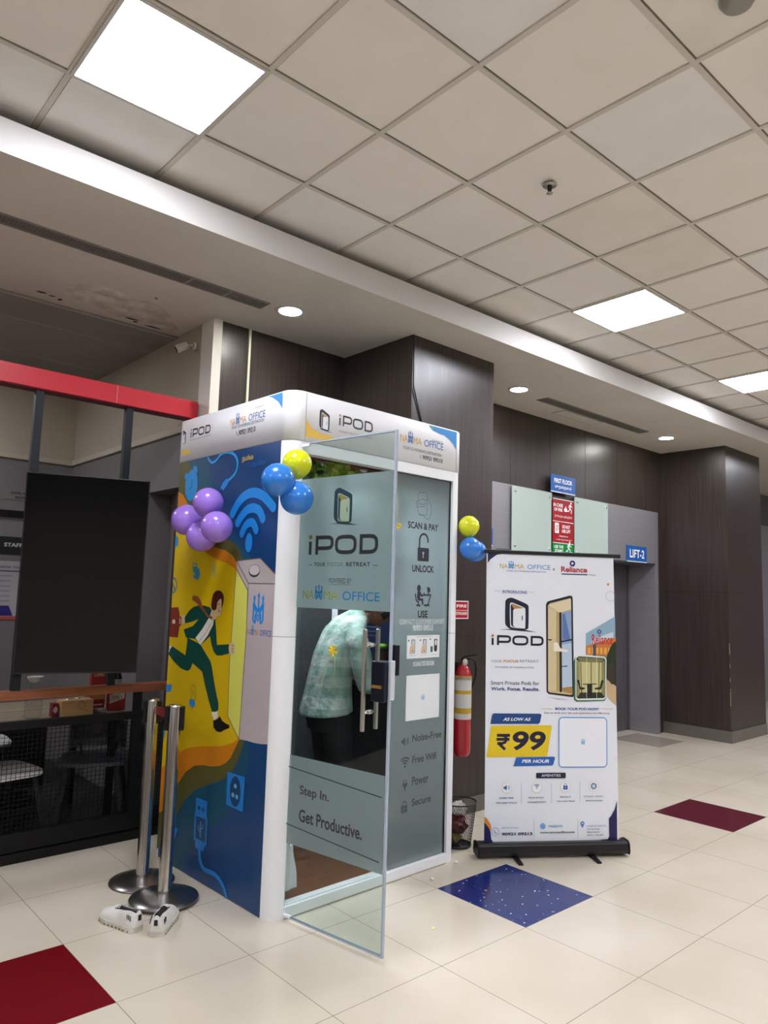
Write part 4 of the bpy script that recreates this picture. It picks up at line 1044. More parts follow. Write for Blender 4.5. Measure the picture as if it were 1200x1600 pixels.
# running office worker
GR, SK = '07443A', 'D2B78E'
P_ = lambda pts, c, s=0: art.poly(pts, c, s)
P_([(1.071, 1.425), (1.02, 1.445), (0.991, 1.428), (0.997, 1.399), (1.04, 1.381), (1.072, 1.4)], SK, 3)
P_([(1.19, 1.482), (1.09, 1.49), (1.069, 1.45), (1.064, 1.367), (1.074, 1.306), (1.192, 1.304)], '7E2E1C'); art.stroke([(1.19, 1.403), (1.069, 1.407)], .006, '5A2014'); art.stroke([(1.079, 1.433), (1.049, 1.426), (1.049, 1.385), (1.075, 1.375)], .014, '7E2E1C')
q = (1.137, 1.399); art.ell(q[0], q[1], .02, .014, 'D8C8B8')
P_([(1.174, 1.253), (1.142, 1.246), (1.165, 1.206), (1.194, 1.21)], 'E0D8C8'); P_([(1.223, 1.268), (1.179, 1.257), (1.18, 1.211), (1.202, 1.191), (1.235, 1.198)], '0C0C10', 3)
P_([(0.957, 1.313), (0.801, 1.284), (0.718, 1.224), (0.677, 1.197), (0.656, 1.161), (0.62, 1.074), (0.592, 1.017), (0.569, 0.979), (0.566, 0.943), (0.59, 0.928), (0.633, 0.924), (0.677, 0.984), (0.726, 1.062), (0.764, 1.131), (0.818, 1.149), (0.878, 1.17), (0.955, 1.229)], GR)
P_([(0.953, 1.309), (0.866, 1.228), (0.878, 1.17), (0.896, 1.138), (0.921, 1.121), (0.959, 1.12), (1.018, 1.127), (1.107, 1.159), (1.181, 1.199), (1.164, 1.229), (1.135, 1.249), (1.055, 1.229), (0.969, 1.208)], GR)
P_([(0.85, 1.506), (0.78, 1.509), (0.718, 1.501), (0.669, 1.466), (0.655, 1.436), (0.668, 1.389), (0.693, 1.341), (0.75, 1.306), (0.801, 1.28), (0.86, 1.311), (0.974, 1.312), (1.009, 1.358), (0.9, 1.384), (0.819, 1.44)], GR)
P_([(0.901, 1.499), (0.827, 1.509), (0.74, 1.494), (0.767, 1.462), (0.834, 1.429), (0.911, 1.409), (0.994, 1.396), (1.004, 1.429), (0.956, 1.472)], GR)
P_([(0.676, 1.466), (0.648, 1.428), (0.632, 1.36), (0.618, 1.293), (0.486, 1.307), (0.487, 1.257), (0.565, 1.239), (0.615, 1.236), (0.646, 1.252), (0.675, 1.288), (0.704, 1.356)], GR)
P_([(0.64, 0.918), (0.573, 0.932), (0.565, 0.904), (0.605, 0.878)], 'E8E2D0'); P_([(0.614, 0.877), (0.572, 0.89), (0.545, 0.91), (0.522, 0.89), (0.486, 0.881), (0.447, 0.877), (0.443, 0.863), (0.496, 0.843), (0.529, 0.827), (0.572, 0.824), (0.607, 0.841)], '0C0C10')
P_([(0.722, 1.439), (0.666, 1.435), (0.67, 1.404), (0.723, 1.339), (0.801, 1.28), (0.861, 1.317), (0.788, 1.373)], 'E6E2D8'); art.stroke([(0.686, 1.419), (0.748, 1.353), (0.819, 1.298)], .005, 'A9A598')
P_([(0.663, 1.512), (0.611, 1.552), (0.588, 1.539), (0.585, 1.484), (0.602, 1.459), (0.628, 1.456), (0.651, 1.436), (0.687, 1.425), (0.716, 1.441), (0.7, 1.48)], SK)
P_([(0.702, 1.534), (0.688, 1.578), (0.653, 1.598), (0.609, 1.597), (0.577, 1.576), (0.57, 1.546), (0.581, 1.515), (0.591, 1.5), (0.592, 1.544), (0.611, 1.552), (0.638, 1.529), (0.642, 1.498), (0.663, 1.485), (0.697, 1.494)], '4A1E12', 2)
art.stroke([(0.621, 1.479), (0.604, 1.484)], .006, '6A3A2A'); art.stroke([(0.628, 1.52), (0.611, 1.523)], .004, '3A1E12'); art.stroke([(0.624, 1.504), (0.614, 1.491), (0.625, 1.486)], .004, '8A6A4A')
P_([(0.921, 1.565), (0.865, 1.562), (0.831, 1.543), (0.803, 1.508), (0.736, 1.459), (0.68, 1.446), (0.688, 1.434), (0.738, 1.444), (0.817, 1.492), (0.871, 1.52), (0.928, 1.54)], '8E4A2A')
P_([(0.491, 1.302), (0.46, 1.32), (0.433, 1.302), (0.434, 1.265), (0.456, 1.252), (0.484, 1.258)], SK, 3); art.stroke([(0.465, 1.3), (0.444, 1.298)], .004, '6A5A40'); art.stroke([(0.463, 1.285), (0.44, 1.283)], .004, '6A5A40'); art.stroke([(0.462, 1.27), (0.444, 1.27)], .004, '6A5A40')
# small icons
P_([(0.947, 1.756), (0.895, 1.759), (0.873, 1.675), (0.923, 1.666)], '3A88A8'); 
for k_ in range(4): art.stroke([((0.939, 1.744)[0], (0.939, 1.744)[1]-.05*k_), ((0.902, 1.744)[0], (0.939, 1.744)[1]-.05*k_)], .012, 'D2B000')
q = (0.88, 1.692); art.ell(q[0], q[1], .03, .035, '3A88A8')
q = (0.695, 1.713)
for k_ in range(6): art.line((q[0], q[1]), (q[0]+.042*math.cos(k_*PI/3+.5), q[1]+.05*math.sin(k_*PI/3+.5)), .008, 'A9A878')
q = (1.174, 1.622); art.ring(q[0], q[1], .045, .010, '2C7CA8'); art.line((q[0]-.03, q[1]-.03), (q[0]+.03, q[1]+.04), .010, '2C7CA8')
P_([(1.189, 1.016), (1.11, 1.024), (1.114, 0.978), (1.186, 0.964)], 'C9BC58'); P_([(1.179, 1.014), (1.113, 1.022), (1.118, 0.979), (1.179, 0.968)], LB)
q = (0.848, 1.002); art.ring(q[0], q[1], .03, .005, '8A8430', ry=.045); art.ring(q[0], q[1], .012, .004, '8A8430'); art.line((q[0]-.022, q[1]-.03), (q[0]+.01, q[1]-.10), .005, '8A8430'); q = (0.857, 0.943); art.ell(q[0], q[1], .035, .022, LB)
P_([(1.213, 1.922), (1.16, 1.929), (1.141, 1.911), (1.144, 1.869), (1.195, 1.857)], '2C8AC0'); q = (1.193, 0.725); art.ell(q[0], q[1], .03, .05, '2C8AA0')
# clock, cable and plug
q = (1.017, 2.24); r_ = abs((0.94, 2.234)[0]-q[0]); art.ell(q[0], q[1], r_, .098, '1687CE')
P_([(1.107, 2.312), (1.082, 2.325), (1.067, 2.302), (1.093, 2.282)], '1687CE', 3); P_([(1.008, 2.353), (0.967, 2.353), (0.949, 2.316), (0.983, 2.315)], '1687CE', 3)
art.stroke([(1.016, 2.275), (1.008, 2.235), (1.036, 2.216)], .008, '0D4A66')
art.stroke([(0.85, 2.44), (0.841, 2.411), (0.821, 2.379), (0.782, 2.357), (0.735, 2.365), (0.691, 2.392), (0.638, 2.4), (0.578, 2.392), (0.531, 2.371), (0.502, 2.335), (0.501, 2.299), (0.521, 2.265), (0.563, 2.241), (0.599, 2.228)], .016, '2E9AE0', 4)
P_([(0.608, 2.245), (0.579, 2.227), (0.59, 2.211), (0.645, 2.169), (0.68, 2.18), (0.651, 2.221)], LB); P_([(0.663, 2.192), (0.637, 2.176), (0.657, 2.167), (0.683, 2.179)], '0E3E72')
# wireless arcs
for s_, w_ in (([(0.525, 2.035), (0.488, 2.076), (0.435, 2.115), (0.367, 2.137), (0.299, 2.136), (0.231, 2.115), (0.176, 2.081), (0.129, 2.046)], .055), ([(0.465, 1.979), (0.426, 2.017), (0.373, 2.047), (0.312, 2.053), (0.257, 2.034), (0.221, 1.991)], .052), ([(0.417, 1.918), (0.39, 1.954), (0.353, 1.973), (0.312, 1.97), (0.279, 1.932)], .048)):
    art.stroke(s_, w_, LB, 4, ends=True)
q = (0.344, 1.864); r_ = abs((0.31, 1.863)[0]-q[0]); art.ell(q[0], q[1], r_, .053, LB)
art.text('நம்ம', (0.454, 2.317), ((0.341, 2.304)[0], (0.454, 2.317)[1]+.042), 'C9B060', .02); art.text('ஆபிஸ்', (0.358, 2.276), ((0.217, 2.262)[0], (0.358, 2.276)[1]+.042), '1B62A8', .02)
# socket, stick plug and its cable
SB = '1878C8'
P_([(0.438, 0.635), (0.27, 0.638), (0.274, 0.462), (0.436, 0.465)], SB); q = (0.354, 0.549); r_ = abs((0.302, 0.56)[0]-q[0]); art.ell(q[0], q[1], r_, .078, '103E68')
for s_ in ((0.356, 0.576), (0.375, 0.527), (0.337, 0.525)): art.ell(s_[0], s_[1], .014, .012, '6AA0C8')
P_([(0.749, 0.435), (0.628, 0.438), (0.624, 0.349), (0.748, 0.343)], SB); P_([(0.756, 0.352), (0.614, 0.354), (0.611, 0.203), (0.752, 0.206)], SB); P_([(0.738, 0.337), (0.634, 0.341), (0.628, 0.22), (0.733, 0.219)], '14406E')
P_([(0.724, 0.395), (0.699, 0.396), (0.698, 0.376), (0.722, 0.376)], '103E68'); P_([(0.68, 0.396), (0.657, 0.397), (0.656, 0.376), (0.679, 0.376)], '103E68')
P_([(0.733, 0.211), (0.625, 0.209), (0.64, 0.169), (0.728, 0.169)], SB)
art.stroke([(0.688, 0.318), (0.681, 0.234)], .007, '5A98CC'); art.stroke([(0.707, 0.29), (0.705, 0.274), (0.683, 0.26)], .006, '5A98CC'); art.stroke([(0.661, 0.308), (0.661, 0.292), (0.684, 0.276)], .006, '5A98CC')
art.stroke([(0.685, 0.176), (0.677, 0.136), (0.659, 0.102), (0.624, 0.082), (0.572, 0.084), (0.527, 0.087), (0.482, 0.081), (0.436, 0.06), (0.402, 0.029), (0.379, -0.013), (0.367, -0.058)], .026, SB, 4)
P_([(1.039, 0.217), (0.927, 0.22), (1.007, 0.089)], SB)
art.build('printed_artwork', side)

# ---- header print, left side
hl = Print(PL(-.0035, 0, 0), EYv, LN, off=.0006, clip=(R_, D_-R_, ZB+.001, H_-.008))
hl.poly([(0.379, 2.699), (0.32, 2.693), (0.267, 2.701), (0.201, 2.7), (0.091, 2.684), (0.078, 2.564), (0.123, 2.614), (0.183, 2.649), (0.237, 2.663), (0.29, 2.662), (0.339, 2.675)], '2A8FDC'); hl.poly([(0.376, 2.7), (0.334, 2.698), (0.326, 2.676), (0.353, 2.677)], '3FA0A8')
hl.poly([(1.242, 2.486), (1.178, 2.48), (1.106, 2.478), (1.065, 2.463), (1.04, 2.444), (1.209, 2.439)], 'D2B03A')
pod_logo(hl, (1.181, 2.507), (1.121, 2.607), '141418', 'E4E5EA', '141418', False)
pod_word(hl, (1.061, 2.545), (0.823, 2.597), '1A1A20', '1A1A20', .17)
hl.stroke([(1.063, 2.528), (0.816, 2.531)], .003, 'B4B2B6')
namma(hl, (0.599, 2.551), (0.242, 2.591), 'D09A28', '2A66B4', '1F4F9E')
hl.text('POWERED BY', (0.341, 2.615), (0.25, 2.621), '7A7A84', .01)
hl.text('YOUR CO-WORKING DESTINATION', ((0.582, 2.528)[0], (0.582, 2.528)[1]), ((0.253, 2.529)[0], (0.582, 2.528)[1]+.018), '6A6E7C', .006)
A_ = (0.527, 2.479); hl.text('90921 09213', ((0.501, 2.481)[0], A_[1]+.003), ((0.332, 2.479)[0], A_[1]+.034), '3C3C46', .03); hl.stroke([(A_[0], A_[1]+.03), (A_[0]-.008, A_[1]+.012), (A_[0]-.022, A_[1]+.005)], .004, '3C3C46')
hl.build('printed_artwork', header)
# ---- header print, front
FN = -EYv
hf = Print(PL(0, -.0035, 0), EXv, FN, off=.0006, clip=(R_+.005, W_-R_+.002, ZB+.001, H_-.008))
hf.poly([(0.062, 2.536), (0.078, 2.533), (0.098, 2.51), (0.125, 2.481), (0.166, 2.462), (0.211, 2.458), (0.258, 2.458), (0.287, 2.447), (0.308, 2.435), (0.224, 2.425), (0.068, 2.421)], 'DDB44A')
hf.poly([(1.03, 2.665), (1.091, 2.669), (1.161, 2.667), (1.224, 2.663), (1.304, 2.666), (1.303, 2.541), (1.275, 2.574), (1.234, 2.6), (1.186, 2.618), (1.131, 2.622), (1.077, 2.631)], '3A93DA'); hf.poly([(1.03, 2.665), (1.068, 2.667), (1.099, 2.646), (1.069, 2.635)], '48AFA0')
pod_logo(hf, (0.179, 2.47), (0.251, 2.591), '2A2E38', 'E6E8EC')
pod_word(hf, (0.317, 2.526), (0.567, 2.587), '2C2F38', 'A88A2A', .16)
A_ = (0.318, 2.499); B_ = (0.57, 2.512)
hf.text('YOUR FOCUS RETREAT', (A_[0], A_[1]-.012), (B_[0], A_[1]), '8A8C94', .006, 0, 1.3)
namma(hf, (0.797, 2.519), (1.178, 2.562), 'D0A22E', '2A66B4', '2A66B8')
A_ = (0.816, 2.489); hf.text('YOUR CO-WORKING DESTINATION', (A_[0], A_[1]-.014), ((1.161, 2.497)[0], A_[1]+.004), '6E7482', .006)
A_ = (1.071, 2.572); hf.text('POWERED BY', (A_[0], A_[1]-.012), ((1.174, 2.579)[0], A_[1]), '7A7A84', .01)
A_ = (0.99, 2.448); hf.text('90921 09213', (A_[0], A_[1]-.012), ((1.172, 2.462)[0], A_[1]+.014), '4A4A54', .03); hf.stroke([(A_[0]-.018, A_[1]+.012), (A_[0]-.022, A_[1]), (A_[0]-.014, A_[1]-.010)], .004, '4A4A54')
hf.build('printed_artwork', header)

# ---- fixed frosted glass panel on the right of the doorway
glass = clear_glass('pane glass', 'EAF1F0')
film = frosted('frosted film', 'B9C6C9', .52)
edge_m = M('glass edge green', '7FA79A', .2)
yg = .024
fg = MB(); fg.box(.800, 1.276, yg-.005, yg+.005, .058, 2.33, film, PM); fgo = fg.build('fixed_glass', pod)
mb = MB(); mb.box(.7965, .800, yg-.006, yg+.006, .058, 2.33, edge_m, PM); mb.build('glass_edge', pod)
g = Print(PL(0, yg-.005, 0), EXv, FN, off=.0006)
IK = '33363F'
def ft(txt, A, B, col, bold=.02, dz=None):
    """level lettering: height from dz or from the two corners"""
    g.text(txt, A, (B[0], A[1] + dz) if dz else B, col, bold)
ft('SCAN & PAY', (0.902, 2.006), (1.172, 2.022), IK, .03, .042)
ft('UNLOCK', (0.947, 1.745), (1.14, 1.754), IK, .03, .043)
ft('USE', (1.006, 1.47), (1.092, 1.472), IK, .035, .044)
a_ = (1.041, 1.855); lock(g, a_[0], a_[1]+.03, .125, '2F323C', 'A9B6B4', True)
# hand holding a phone, drawn in outline
for s_ in ([(0.983, 2.218), (0.997, 2.233), (1.057, 2.237), (1.063, 2.224), (1.066, 2.099), (0.993, 2.098), (0.984, 2.115), (0.983, 2.218)], [(0.969, 2.172), (0.979, 2.179), (0.985, 2.162)], [(0.974, 2.143), (0.969, 2.172)], [(0.974, 2.141), (0.987, 2.139)], [(0.993, 2.095), (1.04, 2.091), (1.067, 2.073), (1.084, 2.072), (1.107, 2.121), (1.103, 2.157), (1.085, 2.185), (1.069, 2.204)], [(0.99, 2.178), (1.011, 2.192), (1.037, 2.192), (1.061, 2.185)], [(0.991, 2.163), (1.021, 2.16), (1.059, 2.169)], [(1, 2.152), (1.004, 2.144), (1.047, 2.151)]):
    g.stroke(s_, .0032, '6A6F74')
# person at a desk
g.ell(*(1.01, 1.648), .017, .021, IK)
g.poly([(0.998, 1.63), (1.018, 1.632), (1.04, 1.608), (1.06, 1.623), (1.065, 1.616), (1.044, 1.596), (1.023, 1.602), (1.023, 1.587), (1.049, 1.587), (1.052, 1.55), (1.04, 1.546), (1.036, 1.573), (1.005, 1.573), (0.994, 1.593)], IK)
g.stroke([(0.979, 1.615), (0.989, 1.575), (1.012, 1.561)], .010, IK); g.stroke([(1.007, 1.567), (1.008, 1.547)], .008, IK); g.stroke([(0.991, 1.546), (1.025, 1.544)], .012, IK)
g.stroke([(1.057, 1.607), (1.117, 1.611)], .010, IK); g.stroke([(1.117, 1.611), (1.093, 1.551)], .009, IK); g.stroke([(1.059, 1.545), (1.106, 1.547)], .012, IK)
g.poly([(1.081, 1.658), (1.108, 1.653), (1.112, 1.629), (1.089, 1.621)], IK); g.stroke([(1.095, 1.624), (1.095, 1.611)], .008, IK)
WH = 'EDF2F2'
ft('CONTACT CUSTOMER SUPPORT', (0.852, 1.432), (1.248, 1.431), WH, .02, .030)
ft('90921 09213', (0.965, 1.393), (1.143, 1.394), WH, .02, .034)
ft('SCAN TO BOOK', (0.974, 1.182), (1.165, 1.181), WH, .02, .028)
g.build('lettering', pod)
g = Print(PL(0, yg-.005, 0), EXv, FN, off=.0006)
a_ = (0.919, 1.23); b_ = (1.205, 1.366); g.rect(a_[0], a_[1], b_[0], b_[1], 'E6EBEC')
c_ = lambda x, y: (a_[0] + (b_[0]-a_[0])*x, a_[1] + (b_[1]-a_[1])*y)
g.text('How to unlock your pod', c_(.30, .91), c_(.72, .955), '55585E', .01)
for x_ in (.15, .50):
    q = c_(x_-.02, .22); r2 = c_(x_+.09, .82); g.rect(q[0], q[1], r2[0], r2[1], '5A5C66', .006); q = c_(x_, .25); r2 = c_(x_+.075, .79); g.rect(q[0], q[1], r2[0], r2[1], 'D0D2DC', .004)
    g.poly([c_(x_-.07, .22), c_(x_+.03, .22), c_(x_+.05, .45), c_(x_+.03, .62), c_(x_-.02, .60), c_(x_-.06, .42)], 'DDB898', 3); q = c_(x_+.03, .33); g.ell(q[0], q[1], .004, .004, '2A2A30')
    q = c_(x_-.10, .78); g.ell(q[0], q[1], .005, .005, '3A3C44')
q = c_(.71, .81); g.ell(q[0], q[1], .005, .005, '3A3C44')
q = c_(.83, .30); r2 = c_(.93, .82); g.rect(q[0], q[1], r2[0], r2[1], '3A3C44', .004); q = c_(.885, .66); g.ell(q[0], q[1], .010, .018, 'D8DCE0'); q = c_(.72, .24); r2 = c_(.79, .50); g.rect(q[0], q[1], r2[0], r2[1], '3A6A60', .004); q = c_(.84, .26); r2 = c_(.92, .48); g.rect(q[0], q[1], r2[0], r2[1], '26262E', .004)
for x_ in (.06, .40, .76): g.text('Tap and hold', c_(x_, .11), c_(x_+.2, .15), '8A8E94', .004); 
g.build('instruction_sticker', pod)
g = Print(PL(0, yg-.005, 0), EXv, FN, off=.0006)
a2_ = (0.922, 0.869); b2_ = (1.211, 1.131); g.rect((0.922, 1.007)[0], a2_[1], (1.213, 0.985)[0], b2_[1], 'E6EBEC')
trident(g, (1.053, 0.982), (1.083, 1.018), '8AB4DC')
g.build('white_sticker', pod)
g = Print(PL(0, yg-.005, 0), EXv, FN, off=.0006)
IK2 = '4B4F50'
for s_, A_, B_ in (('Noise-Free', (0.985, 0.744), (1.241, 0.739)), ('Free Wifi', (0.989, 0.621), (1.198, 0.616)), ('Power', (0.991, 0.494), (1.132, 0.49)), ('Secure', (0.993, 0.377), (1.157, 0.368))): ft(s_, A_, B_, IK2, .02, .042 if s_ != 'Power' else .05)
q = (0.925, 0.755); speaker_icon(g, q[0], q[1], .062, IK2); q = (0.929, 0.631); wifi(g, q[0], q[1], .055, IK2); q = (0.932, 0.509); plug_icon(g, q[0], q[1], .06, IK2); q = (0.931, 0.376); lock(g, q[0], q[1]+.012, .062, IK2, '8A9090')
g.build('feature_lettering', pod)
mb = MB(); mb.box(.795, .835, yg-.034, yg-.006, (0.863, 1.14)[1], (0.845, 1.317)[1], M('black lock plastic', '101522', .25), PM); mb.build('lock_receiver', pod, bev=.006)

# ---- the open glass door
HGv = Vector((2.20697, 3.11729, 0.00000)); DU = Vector((0.16282, -0.98666, 0.00000)); DN = DU.cross(ZV).normalized()
if DN.x > 0: DN = -DN
DW = .622
dm = Matrix((DU, DN, ZV)).transposed().to_4x4(); dm.translation = HGv          # local x to the free edge, y towards the outside face
door = MB(); door.box(.004, DW-.004, -.0052, .0052, .026, 2.378, glass, dm); door = door.build('glass_door', pod)
rim = M('pale blue polished edge', 'A9B4C4', .25)
mb = MB(); mb.box(DW-.004, DW+.006, -.007, .007, .018, 2.386, rim, dm); mb.box(0, DW-.004, -.006, .006, .018, .026, rim, dm); mb.box(0, DW-.004, -.006, .006, 2.378, 2.386, rim, dm); mb.build('edge_trim', door)
mb = MB(); mb.box(.004, DW-.006, .0056, .0066, 1.527, 2.19, film, dm); mb.build('frosted_band', door)
mb = MB(); mb.box(.004, DW-.006, .0056, .0066, .367, .792, film, dm); mb.build('frosted_band', door)
for z, zh in ((.020, .012), (2.365, .016)):
    mb = MB(); mb.box(-.002, .05, -.009, .009, z, z+zh, white_shell, dm); mb.build('hinge_patch', door, bev=.002)
d = Print(HGv, DU, DN, off=.0072, clip=(0, DW, 0, 2.4))
pod_logo(d, (0.243, 1.933), (0.366, 2.129), '1E3640', '93A68E', '8A7A2E')
pod_word(d, (0.078, 1.796), (0.531, 1.892), '262B2C', '6E7A2A', .20)
A_ = (0.119, 1.737)
for s_, x0_, x1_, c_2 in (('YOUR', 240, 312, '3C4444'), ('FOCUS', 325, 420, '7A8782'), ('RETREAT', 440, 580, '343A3A')):
    f_ = lambda x: (0.119, 1.737)[0] + (x-240)/(580-240)*((0.49, 1.738)[0] - (0.119, 1.737)[0])
    d.text(s_, (f_(x0_), A_[1]), (f_(x1_), A_[1]+.020), c_2, .03, 0, 1.2)
d.stroke([(0.081, 1.744), (0.107, 1.744)], .003, '4A5252'); d.stroke([(0.506, 1.742), (0.537, 1.741)], .003, '4A5252')
A_ = (0.227, 1.653); d.text('POWERED BY', A_, ((0.375, 1.653)[0], A_[1]+.026), '4A5658', .01); d.stroke([(A_[0], A_[1]-.006), ((0.375, 1.653)[0], A_[1]-.006)], .002, '4A5658')
namma(d, (0.049, 1.572), (0.554, 1.615), '8C9A3A', '1F70A8', '1670AC', 0)
for s_ in ([(-0.012, 0.734), (0.601, 0.696)], [(-0.014, 0.459), (0.596, 0.415)]): d.line(s_[0], s_[1], .005, '3A3C40')
A_ = (0.085, 0.619); B_ = (0.28, 0.606); d.text('Step In.', (A_[0], (A_[1]+B_[1])/2-.010), (B_[0], (A_[1]+B_[1])/2+.046), '4A464C', .02)
A_ = (0.086, 0.509); B_ = (0.492, 0.487); d.text('Get Productive.', (A_[0], (A_[1]+B_[1])/2-.012), (B_[0], (A_[1]+B_[1])/2+.048), '3C383E', .02)
d.build('glass_print', door)
# pull handles on both faces
ha, hb_ = (0.507, 1.442), (0.526, 0.978)
hu = ha[0] + .0
for sg in (1, -1):
    mb = MB(); y0, y1 = (.040, .056) if sg > 0 else (-.056, -.040)
    mb.box(hu-.008, hu+.008, y0, y1, hb_[1], ha[1], handle_metal, dm); mb.build('handle', door, bev=.002)
for z in ((0.51, 1.368)[1], (0.522, 1.061)[1]):
    mb = MB(); mb.tube([dm @ Vector((hu, -.045, z)), dm @ Vector((hu, .045, z))], .007, chrome, 12); mb.tube([dm @ Vector((hu, -.012, z)), dm @ Vector((hu, .012, z))], .011, chrome, 14)
    mb.build('handle_stem', door)
lz0, lz1 = (0.592, 1.116)[1], (0.585, 1.3)[1]
mb = MB(); bl = M('black lock plastic', '', .3); mb.box(DW-.085, DW-.004, .008, .034, lz0, lz1, bl, dm); mb.box(DW-.085, DW-.004, -.030, -.008, lz0, lz1, bl, dm); mb.build('smart_lock', door, bev=.006)
mb = MB(); mb.box(DW-.004, DW+.014, -.022, .006, lz0+.01, lz1+.005, M('white lock cover', 'C9CED4', .3), dm); mb.build('lock_plate', door, bev=.003)
mb = MB(); mb.box(DW-.078, DW-.020, .034, .036, lz0+.062, lz0+.076, M('gold strip', 'B98A48', .3, .6), dm); mb.build('lock_strip', door)

# ================================================================== INSIDE THE POD
# artificial foliage along the pod ceiling
leaf_mats = [M('leaf_' + c, c, .5) for c in ('3F6B22', '5C8A2C', '2C4F1C', '86A03A')]
rl = random.Random(11)
def leaf(mb, base, dirv, L, w, mat):
    dirv = Vector(dirv).normalized(); sdv = dirv.cross(Vector((rl.uniform(-1, 1), rl.uniform(-1, 1), rl.uniform(-.3, 1)))).normalized(); nn = dirv.cross(sdv)
    b = Vector(base); n = 6; P1 = []; P2 = []; C_ = []
    for k in range(n+1):
        f = k/n; ww = w*math.sin(PI*min(f*.92+.04, 1))**.8; c = b + dirv*L*f + nn*(-.25*L*f*f)
        C_.append(c); P1.append(c + sdv*ww + nn*.12*ww); P2.append(c - sdv*ww + nn*.12*ww)
    for k in range(n):
        mb.face([C_[k], P1[k], P1[k+1], C_[k+1]], mat, True); mb.face([C_[k], C_[k+1], P2[k+1], P2[k]], mat, True)
def foliage(label, spots, group):
    t = thing('hanging_foliage', label, 'artificial plant', spots[0], 0, group)
    mb = MB(); vm = M('vine stem', '4A5A22', .6); st = MB()
    for (x, y, z) in spots:
        for v in range(5):
            a = rl.uniform(0, 2*PI); L = rl.uniform(.06, .20)
            pts = [Vector((x, y, z)) + Vector((math.cos(a)*.07*q, math.sin(a)*.07*q, -.02*q - L*q*q*.35)) for q in (0, .4, .8, 1.2)]
            st.tube(pts, .0018, vm, 5)
            for q in range(12):
                f = rl.uniform(0, 1.0)*3; i = min(int(f), 2); p0 = pts[i].lerp(pts[i+1], f-i)
                leaf(mb, p0, (rl.uniform(-1, 1), rl.uniform(-1, 1), rl.uniform(-.9, .25)), rl.uniform(.035, .075), rl.uniform(.010, .022), rl.choice(leaf_mats))
    st.build('vine', t); mb.build('leaves', t, keep=True)
foliage('green artificial foliage hanging inside the pod above the glass door', [tuple(PL(x, y, ZB-.03)) for x, y in ((.18, .20), (.34, .24), (.50, .18), (.66, .26), (.28, .42), (.55, .40), (.74, .14), (.42, .12))], 'foliage')
foliage('green foliage hanging in the pod behind the fixed frosted panel', [tuple(PL(x, y, ZB-.03)) for x, y in ((.88, .16), (1.02, .20), (1.18, .18), (1.25, .34), (1.24, .6), (.95, .45))], 'foliage')
mb = MB()
for k in range(7):
    z = 2.26 - .075*k
    for q in range(6): leaf(mb, PL(.815+.01*math.sin(k*2), .14, z), (rl.uniform(-1, 1), rl.uniform(-1, .6), rl.uniform(-.8, .5)), .06, .018, rl.choice(leaf_mats))
mb.tube([PL(.815, .14, ZB-.03), PL(.82, .14, 2.0), PL(.812, .14, 1.74)], .002, M('vine stem', '4A5A22', .6), 5)
o = mb.build('hanging_vine', keep=True); centre(o); tag(o, 'single leafy vine hanging in the gap between the open door and the frosted panel', 'artificial plant')

# yellow paper flowers with trailing ribbons
yf = M('yellow paper', 'E8C820', .5); yr = M('yellow green ribbon', 'A9AF58', .4)
def flower(c, nrm, r, tails, label):
    c = Vector(c); nrm = Vector(nrm).normalized(); u = nrm.cross(ZV).normalized(); v = ZV
    t = thing('paper_flower', label, 'decoration', tuple(c), 0)
    mb = MB()
    for k in range(6):
        a = k*PI/3 + .3; dd = u*math.cos(a) + v*math.sin(a); sd = nrm.cross(dd)
        P = [c + nrm*.004, c + dd*r*.5 + sd*r*.30 + nrm*.012, c + dd*r + sd*r*.12 + nrm*.004, c + dd*r - sd*r*.16 + nrm*.010, c + dd*r*.5 - sd*r*.30 + nrm*.006]
        mb.face([P[0], P[1], P[2]], yf); mb.face([P[0], P[2], P[3]], yf); mb.face([P[0], P[3], P[4]], yf)
    mb.build('petals', t, keep=True)
    mb = MB()
    for tl in tails: mb.tube([c + u*a + v*b + nrm*.004 for a, b in tl], .0016, yr, 5)
    mb.build('ribbon', t)
q = (0.28, 1.328); fc = HGv + DU*q[0] + ZV*q[1] + DN*.012
sgn_u = 1 if DN.cross(ZV).dot(DU) > 0 else -1
flower(fc, DN, .030, [[(-.004*sgn_u, -.02), (-.03*sgn_u, -.06), (-.06*sgn_u, -.105), (-.082*sgn_u, -.17)], [(.012*sgn_u, -.03), (.016*sgn_u, -.08), (.006*sgn_u, -.14), (-.022*sgn_u, -.20)]], 'yellow paper flower with two trailing ribbons on the open glass door')
flower(PL(.792, -.006, (0.779, 2.006)[1]), FN, .022, [[(.0, .0), (.006, .05), (.012, .12), (.010, .2)]], 'small yellow paper flower hanging in the gap beside the frosted panel')

# things on the desk shelf
t = thing('bottle', 'clear plastic bottle with bright green cap inside the pod', 'bottle', (3.41, 3.785, 1.03))
mb = MB(); bg = clear_glass('bottle plastic', 'DCEEDA', 1); mb.lathe([(.0005, 0), (.032, .002), (.034, .02), (.034, .14), (.030, .17), (.014, .20), (.014, .212)], (3.41, 3.785, 1.032), bg, 20); mb.build('bottle_body', t)
mb = MB(); mb.lathe([(.0005, .030), (.036, .030), (.036, 0), (.0005, 0)], (3.41, 3.785, 1.235), M('green cap', '6FB01E', .4), 20); mb.build('cap', t)
pp = MB(); pp.box(W_-.0465, W_-.0455, .60, .88, 1.12, 1.50, M('dark blue poster', '14203E', .4), PM)
o = pp.build('wall_poster'); 
tag(o, 'dark blue poster with white lettering on the pod wall behind the man', 'poster')
pr_ = Print(PL(W_-.0468, 0, 0), EYv, -EXv, off=.0006)
pr_.text('LCES', (.86, 1.400), (.70, 1.432), 'E8ECF2', .03)
